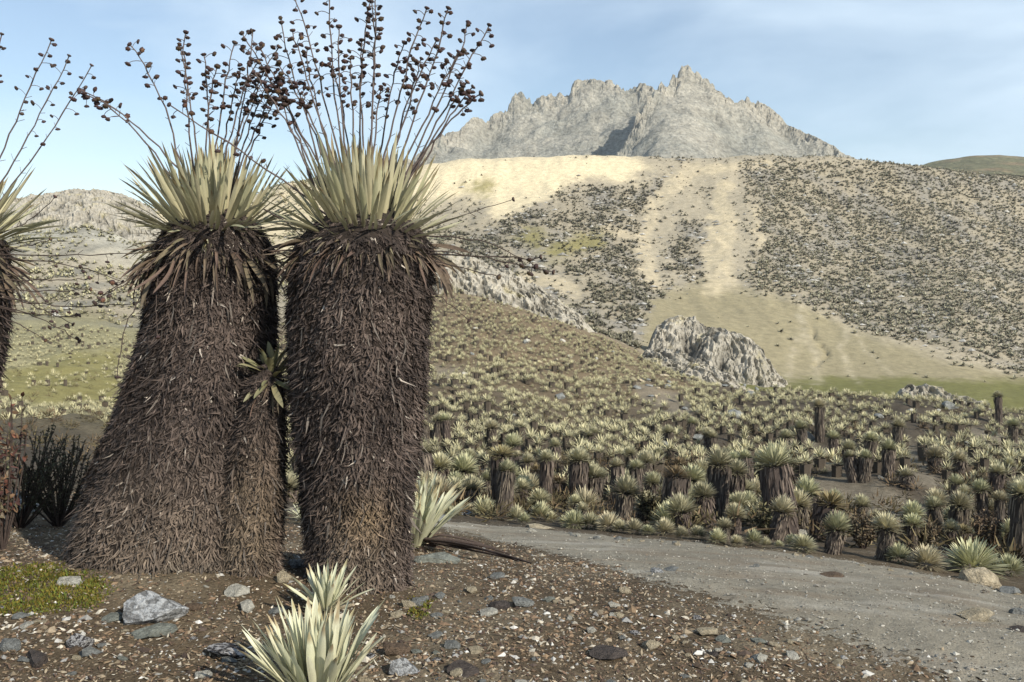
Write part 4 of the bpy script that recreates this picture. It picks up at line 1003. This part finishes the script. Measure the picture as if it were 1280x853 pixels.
# ------------------------------------------------------------------ stones
def stone_mesh(seed, sub=3, cuts=16):
    import bmesh
    gg = np.random.default_rng(seed); bm = bmesh.new(); bmesh.ops.create_icosphere(bm, subdivisions=sub, radius=1)
    V = np.array([v.co for v in bm.verts]); Fc = np.array([[v.index for v in f.verts] for f in bm.faces]); bm.free()
    for _ in range(cuts):
        n = unit(gg.normal(0, 1, 3)); d = gg.uniform(.42, .82); s = V @ n - d; V = V - np.maximum(s, 0)[:, None] * n
    V = V * (1 + .07 * fbm(V[:, 0] * 2 + seed, V[:, 1] * 2 + V[:, 2] * 1.7, 4))[:, None] + .018 * gg.normal(0, 1, V.shape)
    return V, Fc
ST = [stone_mesh(200 + i) for i in range(8)]
STM = [fast_mesh('stone', v, f, None, False) for v, f in ST]
def stone_mat(name, c, lich=None):
    m = material(name, c, rough=.9, n_scale=2.6, n_amt=.4, n2_scale=9, n2_amt=.25, bump=.8, bump_scale=7, bdist=.08, spec=.2)
    if lich:
        nt = m.node_tree; b = nt.nodes['Principled BSDF']; src = b.inputs['Base Color'].links[0].from_socket
        nz = nt.nodes.new('ShaderNodeTexNoise'); nz.inputs['Scale'].default_value = 3.4; nz.inputs['Detail'].default_value = 9; nz.inputs['Roughness'].default_value = .7
        tc = nt.nodes.new('ShaderNodeTexCoord'); nt.links.new(tc.outputs['Object'], nz.inputs['Vector'])
        rp = nt.nodes.new('ShaderNodeValToRGB'); rp.color_ramp.elements[0].position = .47; rp.color_ramp.elements[1].position = .56
        mx = nt.nodes.new('ShaderNodeMixRGB'); mx.inputs['Color2'].default_value = (*lich, 1)
        nt.links.new(nz.outputs['Fac'], rp.inputs['Fac']); nt.links.new(rp.outputs['Color'], mx.inputs['Fac']); nt.links.new(src, mx.inputs['Color1']); nt.links.new(mx.outputs['Color'], b.inputs['Base Color'])
    return m
SM = {'lichen': stone_mat('lichen_stone', (.20, .20, .20), (.50, .51, .52)), 'white': stone_mat('white_stone', (.46, .44, .38)), 'grey': stone_mat('grey_stone', (.21, .215, .205)), 'dark': stone_mat('dark_stone', (.085, .070, .062)),
      'darkwhite': stone_mat('dark_lichen_stone', (.05, .045, .045), (.48, .47, .47)), 'tan': stone_mat('tan_stone', (.40, .34, .24)), 'brown': stone_mat('brown_stone', (.14, .10, .07)), 'slab': stone_mat('slab_stone', (.22, .23, .20))}
MESHBY = {}
def stone(px, py, w, h, kind, label, group=None, seed=None, rot=None, flat=1.0):
    q = hit(px, py + h * .32)
    if q is None: return
    s = q[1] / F; i = (int(px * 3 + py) if seed is None else seed) % 8
    key = (i, kind)
    if key not in MESHBY: MESHBY[key] = STM[i].copy(); MESHBY[key].materials.append(SM[kind])
    rx = w * .5 * s * 1.12; hz = h * .5 * s * 1.15 * flat
    o = obj('stone', MESHBY[key], None, loc=(q[0], q[1] + rx * .2, q[2] + hz * .28), label=label, cat='stone', group=group)
    o.scale = (rx, rx * random.uniform(.65, .95), hz); o.rotation_euler = (random.gauss(0, .12), random.gauss(0, .12), rot if rot is not None else random.gauss(0, .3))
    return o
named = [
 (183, 757, 92, 54, 'lichen', 'grey lichen-crusted rock at the foot of the broad frailejon'), (186, 792, 60, 22, 'slab', 'flat greenish slab lying in front of the lichen-crusted rock'),
 (140, 773, 34, 12, 'slab', 'small flat slab touching the lichen-crusted rock'), (96, 802, 38, 28, 'darkwhite', 'black stone with a white cap among brown litter'), (110, 816, 32, 16, 'grey', 'grey stone leaning on the white-capped black stone'),
 (16, 626, 52, 44, 'lichen', 'grey boulder in deep shade beside the dark shrub'), (298, 738, 38, 22, 'white', 'cream stone next to the foot of the side stem'), (308, 757, 26, 26, 'white', 'pointed pale stone below the cream stone'),
 (288, 816, 66, 26, 'darkwhite', 'dark stone streaked white left of the large silver rosette'), (502, 832, 46, 30, 'lichen', 'frosted white stone right of the large silver rosette'), (496, 812, 40, 22, 'brown', 'reddish brown stone behind the frosted white stone'),
 (8, 806, 34, 26, 'grey', 'grey stone at the moss patch edge'), (45, 822, 46, 26, 'dark', 'dark sloping stone below the moss patch'), (352, 722, 26, 24, 'tan', 'tan mossy stone between the two great trunks'),
 (372, 704, 26, 20, 'lichen', 'bluish stone in shade between the two great trunks'), (88, 725, 34, 18, 'white', 'broken white stone lying on the moss'), (545, 698, 58, 18, 'slab', 'flat slab under the long-leaved pale rosette'),
 (622, 719, 26, 14, 'grey', 'grey stone below the end of the fallen stalks'), (820, 714, 18, 13, 'lichen', 'small bluish white stone near the track edge'), (838, 713, 30, 8, 'grey', 'low grey stone beside the small bluish white stone'), (765, 817, 60, 22, 'dark', 'long dark brown stone on the litter ground'),
 (622, 756, 30, 16, 'dark', 'jagged black stone next to a flat grey one'), (654, 754, 34, 16, 'grey', 'flat grey stone next to the jagged black one'), (812, 806, 30, 16, 'tan', 'pale triangular stone near the long dark brown stone'), (740, 787, 16, 12, 'white', 'small white stone behind the long dark brown stone'),
 (885, 789, 34, 14, 'tan', 'flat pale stone at the near edge of the track'), (582, 838, 50, 20, 'dark', 'dark crusted stone in front of the frosted white stone'), (1222, 769, 52, 20, 'tan', 'flat pale stone half sunk in the gravel track'), (1226, 720, 52, 32, 'tan', 'blocky pale boulder beside the largest silvery rosette'),
 (1266, 738, 34, 18, 'grey', 'grey stone beside the blocky pale boulder'), (1041, 720, 34, 11, 'brown', 'low brown stone on the gravel track'), (946, 707, 12, 14, 'grey', 'small upright grey stone on the gravel track'), (1100, 694, 15, 14, 'white', 'cream stone at the shaded far edge of the track'),
 (1274, 787, 30, 12, 'dark', 'black stone at the right of the gravel track'), (1275, 764, 24, 20, 'grey', 'grey stone behind the black stone on the track'), (536, 647, 60, 18, 'grey', 'pale grey boulder behind the long-leaved rosette'), (1005, 665, 16, 18, 'white', 'white stone among roadside rosettes'),
 (578, 640, 26, 14, 'lichen', 'pale lichened stone among the first roadside rosettes'), (672, 658, 40, 8, 'tan', 'flat cream stone at the far edge of the track')]
for a in named: stone(*a)
for k in range(34):          # line of small stones along the far edge
    px = random.uniform(640, 1280); py = np.interp(px, *zip(*far_e)) - random.uniform(0, 3)
    stone(px, py, random.uniform(5, 13), random.uniform(4, 8), random.choice(('tan', 'white', 'grey')), 'small stone lining the far edge of the gravel track', 'small stones lining the track edge')
for k in range(120):
    px = random.uniform(-20, 1180); py = random.uniform(728, 862)
    q = hit(px, py)
    if q is None or on_road(q[0], q[1])[0]: continue
    w = random.uniform(8, 26); kind = random.choices(('grey', 'white', 'tan', 'dark', 'brown', 'slab', 'darkwhite'), (3, 3.5, 4, .8, 2.5, 2, 1.5))[0]
    stone(px, py, w, w * random.uniform(.4, .7), kind, {'grey': 'loose hand-sized grey stone', 'white': 'loose hand-sized whitish stone', 'tan': 'loose hand-sized tan stone', 'dark': 'loose hand-sized blackish stone', 'brown': 'loose hand-sized brown stone', 'slab': 'loose hand-sized greenish grey stone', 'darkwhite': 'loose hand-sized black stone speckled white'}[kind] + ' scattered on the brown litter ground', 'loose stones scattered on the litter ground')
for k in range(60):           # stones showing on the slope beyond
    px = random.uniform(545, 1280); py = random.uniform(500, 645)
    w = random.uniform(5, 12)
    stone(px, py, w, w * .7, random.choice(('white', 'grey', 'tan', 'grey')), 'stone lying between plants on the slope beyond the track', 'stones on the slope beyond the track')
for px, py, w, h in ((1012, 545, 14, 20), (920, 518, 26, 24), (872, 545, 26, 14), (835, 555, 22, 14), (1100, 520, 18, 12), (700, 495, 14, 12), (1188, 505, 20, 16)):
    stone(px, py, w, h, 'grey', 'grey boulder among the frailejones of the slope', 'grey boulders on the slope')

for k in range(22):
    stone(random.uniform(785, 992), random.uniform(462, 496), random.uniform(5, 15), random.uniform(4, 9), random.choice(('grey', 'tan', 'grey')), 'grey block fallen at the foot of the light grey crag', 'fallen blocks below the light grey crag')
for k in range(18):
    stone(random.uniform(560, 770), random.uniform(400, 470), random.uniform(4, 10), random.uniform(3, 7), random.choice(('grey', 'white', 'tan')), 'block lying on the slope below the long folded rock hump', 'blocks below the long rock hump')

# ------------------------------------------------------------------ gravel, litter, moss
def octa(n):
    V = np.array([[1, 0, 0], [0, 1, 0], [-1, 0, 0], [0, -1, 0], [0, 0, 1.], [0, 0, -1.]])
    Fc = np.array([[0, 1, 4], [1, 2, 4], [2, 3, 4], [3, 0, 4], [1, 0, 5], [2, 1, 5], [3, 2, 5], [0, 3, 5]])
    return V, Fc
def pebbles(n, xs, ys, size, pal, wts, seed, flat=(.3, .7)):
    gg = np.random.default_rng(seed); V0, F0 = octa(0)
    V = V0[None] * (1 + gg.normal(0, .22, (n, 6, 1))) * np.stack([size * gg.uniform(.6, 1.3, n), size * gg.uniform(.6, 1.3, n), size * gg.uniform(*flat, n)], -1)[:, None]
    a = gg.uniform(0, 6.28, n); ca, sa = np.cos(a)[:, None], np.sin(a)[:, None]
    tl = gg.normal(0, .35, n)[:, None]
    x, y, z = V[..., 0], V[..., 1], V[..., 2] + tl * V[..., 0]
    z0 = H(xs, ys) + size * .12
    V = np.stack([x * ca - y * sa + xs[:, None], x * sa + y * ca + ys[:, None], z + z0[:, None]], -1)
    c = np.array(pal)[gg.choice(len(pal), n, p=np.array(wts) / sum(wts))] * gg.uniform(.65, 1.25, (n, 1))
    return V.reshape(-1, 3), (F0[None] + (np.arange(n) * 6)[:, None, None]).reshape(-1, 3), np.repeat(c, 6, 0)
def near_points(n, seed, y0=2.9, y1=9.0):
    gg = np.random.default_rng(seed)
    y = y0 * (y1 / y0) ** gg.random(n); u = gg.uniform(-.66, .68, n)
    return u * y, y
PAL = [(.42, .38, .31), (.25, .20, .14), (.17, .115, .075), (.30, .29, .27), (.07, .052, .042), (.20, .14, .088), (.52, .50, .46)]
xs, ys = near_points(46000, 301); r_, a_, b_ = on_road(xs, ys)
k_ = (~r_) & ((ys < a_ + .2) | (xs / ys < fu[0])) 
k_ |= r_ & (np.random.default_rng(1).random(len(xs)) < .06 + .75 * np.exp(-np.maximum(ys - a_, 0) / .3))
k_ &= ys < 9.0
xs, ys = xs[k_], ys[k_]; n_ = len(xs); gg = np.random.default_rng(302)
sz = np.clip(gg.lognormal(math.log(.0062), .55, n_), .003, .026)
clus = smooth(-.3, .4, fbm(xs * 1.1 + 4, ys * 1.1, 3)); sz *= .7 + .5 * clus
Vp, Fp, Cp = pebbles(n_, xs, ys, sz, PAL, (1.5, 3.4, 3.8, 1.6, 2.3, 1.6, .45), 303)
obj('gravel', fast_mesh('gravel', Vp, Fp, Cp, False), M['gravel'], label='fine mixed gravel covering the brown ground', cat='gravel', kind='stuff')
xs, ys = near_points(26000, 311, 3.2, 9.5); r_, a_, b_ = on_road(xs, ys); k_ = r_ & (np.random.default_rng(5).random(len(xs)) < .8)
xs, ys = xs[k_], ys[k_]; n_ = len(xs); sz = np.clip(np.random.default_rng(6).lognormal(math.log(.0042), .5, n_), .002, .018)
Vp, Fp, Cp = pebbles(n_, xs, ys, sz, [(.30, .28, .24), (.22, .20, .17), (.38, .36, .31), (.16, .13, .10)], (3, 2, 1.4, 1.2), 312)
Vp[:, 2] += .012
obj('road_gravel', fast_mesh('road_gravel', Vp, Fp, Cp, False), M['gravel'], label='loose grey grit on the gravel track', cat='gravel', kind='stuff')
# dead leaf litter
xs, ys = near_points(24000, 321); r_, a_, b_ = on_road(xs, ys); k_ = ((~r_) & ((ys < a_) | (xs / ys < fu[0]))); xs, ys = xs[k_], ys[k_]; n_ = len(xs); gg = np.random.default_rng(322)
aa = gg.uniform(0, 6.28, n_); D = unit(np.stack([np.cos(aa), np.sin(aa), gg.normal(.05, .18, n_)], -1)); S = unit(np.cross(D, np.array([0, 0, 1.]) + gg.normal(0, .35, (n_, 3))))
pal = np.array([(.19, .135, .085), (.13, .085, .06), (.33, .27, .19), (.46, .42, .34), (.075, .05, .04)]); c = pal[gg.choice(5, n_, p=[.28, .30, .24, .06, .12])] * gg.uniform(.7, 1.2, (n_, 1))
bp_ = np.stack([xs, ys, H(xs, ys) + .004], -1)
Vb, Fb, Cb = blades(bp_, D, S, np.stack([0 * aa, 0 * aa, gg.uniform(-.05, .3, n_)], -1), gg.uniform(.010, .034, n_), gg.uniform(.002, .006, n_), 2, 'lance', 0, c, c)
obj('leaf_litter', fast_mesh('leaf_litter', Vb, Fb, Cb, False), M['gravel'], label='scattered bits of dry leaf litter on the brown ground', cat='litter', kind='stuff')
# moss
def moss(pts, label, n, seed):
    gg = np.random.default_rng(seed); poly = np.array(pts); x0, y0 = poly.min(0); x1, y1 = poly.max(0)
    q = np.stack([gg.uniform(x0, x1, n), gg.uniform(y0, y1, n)], -1)
    q = q[inpoly(q[:, 0] + 14 * fbm(q[:, 0] * .06, q[:, 1] * .12, 3), q[:, 1] + 7 * fbm(q[:, 0] * .06 + 9, q[:, 1] * .12, 3), pts)]
    q = q[fbm(q[:, 0] * .05, q[:, 1] * .11 + 5, 3) > -.10]
    w = np.array([h for h in (hit(a, b) for a, b in q[:900]) if h is not None])
    w = np.repeat(w, 8, 0) + gg.normal(0, .018, (len(w) * 8, 3)) * np.array([1, 1.6, 0]); w[:, 2] = H(w[:, 0], w[:, 1])
    m = len(w); D = unit(np.stack([gg.normal(0, .5, m), gg.normal(0, .5, m), np.ones(m)], -1)); S = unit(np.cross(D, gg.normal(0, 1, (m, 3))))
    c = np.array([.105, .120, .025]) * gg.uniform(.5, 1.4, (m, 1)) * np.stack([gg.uniform(.8, 1.6, m), np.ones(m), np.ones(m)], -1)
    Vb, Fb, Cb = blades(w, D, S, gg.normal(0, .2, (m, 3)), gg.uniform(.006, .018, m), gg.uniform(.002, .005, m), 2, 'lance', 0, c * .7, c)
    obj('moss', fast_mesh('moss', Vb, Fb, Cb, False), M['stuff'], label=label, cat='moss', kind='stuff')
moss([(-30, 712), (60, 706), (120, 722), (140, 742), (120, 762), (60, 764), (10, 770), (-30, 760)], 'bright green moss mat below the broad frailejon', 2200, 401)
moss([(514, 752), (536, 750), (538, 772), (516, 776)], 'small tuft of green moss at the foot of the straight column', 160, 402)

# ------------------------------------------------------------------ shrubs in the shade at the left
def shrub(px, py, Yd, height, spread, nst, label, lc, leaf_len, seed, nleaf=26, orient='up', name='shrub'):
    gg = np.random.default_rng(seed); q = P(px, py, Yd); o = np.array([q[0], Yd, float(H(q[0], Yd))])
    e = empty(name, o, label, 'shrub')
    tubes = []; lv = []
    for k in range(nst):
        a = gg.uniform(0, 6.28); tip = np.array([math.cos(a) * spread * gg.uniform(.3, 1), math.sin(a) * spread * gg.uniform(.3, .8), height * gg.uniform(.55, 1)])
        pts = bez(np.array([0, 0, -.03]), tip * np.array([.55, .55, .45]) + gg.normal(0, .04, 3), tip, 8); tubes.append(tube(pts, np.linspace(.007, .0025, 8), 5))
        for j in range(nleaf):
            t = gg.uniform(.3, 1); i = min(int(t * 7), 6); p0 = pts[i] + (pts[i + 1] - pts[i]) * (t * 7 - i)
            lv.append((p0, unit(gg.normal(0, 1, 3) + np.array([0, 0, .9 if orient == 'up' else -.1]))))
    V, Fc, _ = join([(v, f, v) for v, f in tubes]); obj('stems', fast_mesh('stems', V, Fc), M['drystalk'], e)
    b = np.array([x for x, _ in lv]); D = np.array([d for _, d in lv]); n = len(b); S = unit(np.cross(D, gg.normal(0, 1, (n, 3))))
    c = np.array(lc)[gg.choice(len(lc), n)] * gg.uniform(.6, 1.3, (n, 1))
    Vb, Fb, Cb = blades(b, D, S, gg.normal(0, .15, (n, 3)), gg.uniform(.6, 1.2, n) * leaf_len, np.full(n, leaf_len * .24), 3, 'lance', .2, c, c)
    obj('foliage', fast_mesh('foliage', Vb, Fb, Cb, False), M['deadleaf'], e, kind='stuff')
OR = [(.16, .085, .05), (.17, .12, .06), (.12, .11, .06), (.22, .13, .07), (.09, .05, .035), (.15, .13, .09)]
DK = [(.09, .095, .06), (.12, .115, .07), (.08, .07, .05)]
BR = [(.13, .10, .06), (.10, .085, .05), (.16, .13, .075), (.075, .065, .045)]
shrub(2, 640, 5.45, .98, .24, 18, 'shrub with rusty orange and green leaves beside the shaded frailejon', OR, .05, 501, 16, 'any')
shrub(72, 612, 6.6, .72, .40, 54, 'dark wiry shrub in the shade beside the broad frailejon', DK, .022, 502, 70)
shrub(22, 612, 6.4, .74, .46, 54, 'dark wiry shrub in the shade beside the grey boulder', DK, .022, 503, 70)

for i, (px, py, hpx, spx, what) in enumerate([(720, 628, 44, 34, 'between roadside rosettes below the long folded rock hump'), (815, 655, 44, 34, 'beside the bushy frailejones below the light grey crag'), (905, 655, 30, 26, 'beside tall columns below the light grey crag'), (960, 668, 40, 40, 'behind the white stone among rosettes'),
                                       (1078, 686, 50, 44, 'below the gullied sand fan, right of the white stone'), (1150, 690, 42, 42, 'behind the cream stone at the shaded far edge'), (1235, 690, 56, 40, 'behind the largest silvery rosette'), (1005, 650, 30, 30, 'on the bank below the gullied sand fan'), (600, 610, 28, 26, 'behind the pale lichened stone'), (860, 660, 30, 30, 'at the track edge below the light grey crag')]):
    q = hit(px, py); sc_ = q[1] / F
    shrub(px, py, q[1], hpx * sc_, spx * .6 * sc_, 26, 'brown twiggy shrub ' + what, BR, .045, 520 + i, 34, 'any')

# ------------------------------------------------------------------ thin mountain air
hm = bpy.data.materials.new('haze_air'); hm.use_nodes = True
hn = hm.node_tree.nodes; hn.clear()
ho = hn.new('ShaderNodeOutputMaterial'); hv = hn.new('ShaderNodeVolumePrincipled')
hv.inputs['Color'].default_value = (.86, .92, 1.0, 1); hv.inputs['Density'].default_value = 0.00014; hv.inputs['Anisotropy'].default_value = 0.2
hm.node_tree.links.new(hv.outputs[0], ho.inputs['Volume'])
x0, x1, y0_, y1_, z0_, z1_ = -1500, 1500, -60, 1000, -70, 290
Vh = [(x, y, z) for z in (z0_, z1_) for y in (y0_, y1_) for x in (x0, x1)]
hme = bpy.data.meshes.new('haze'); hme.from_pydata(Vh, [], [(0, 2, 3, 1), (4, 5, 7, 6), (0, 1, 5, 4), (2, 6, 7, 3), (0, 4, 6, 2), (1, 3, 7, 5)])
obj('haze', hme, hm, label='thin pale air over the valley', cat='haze', kind='stuff')
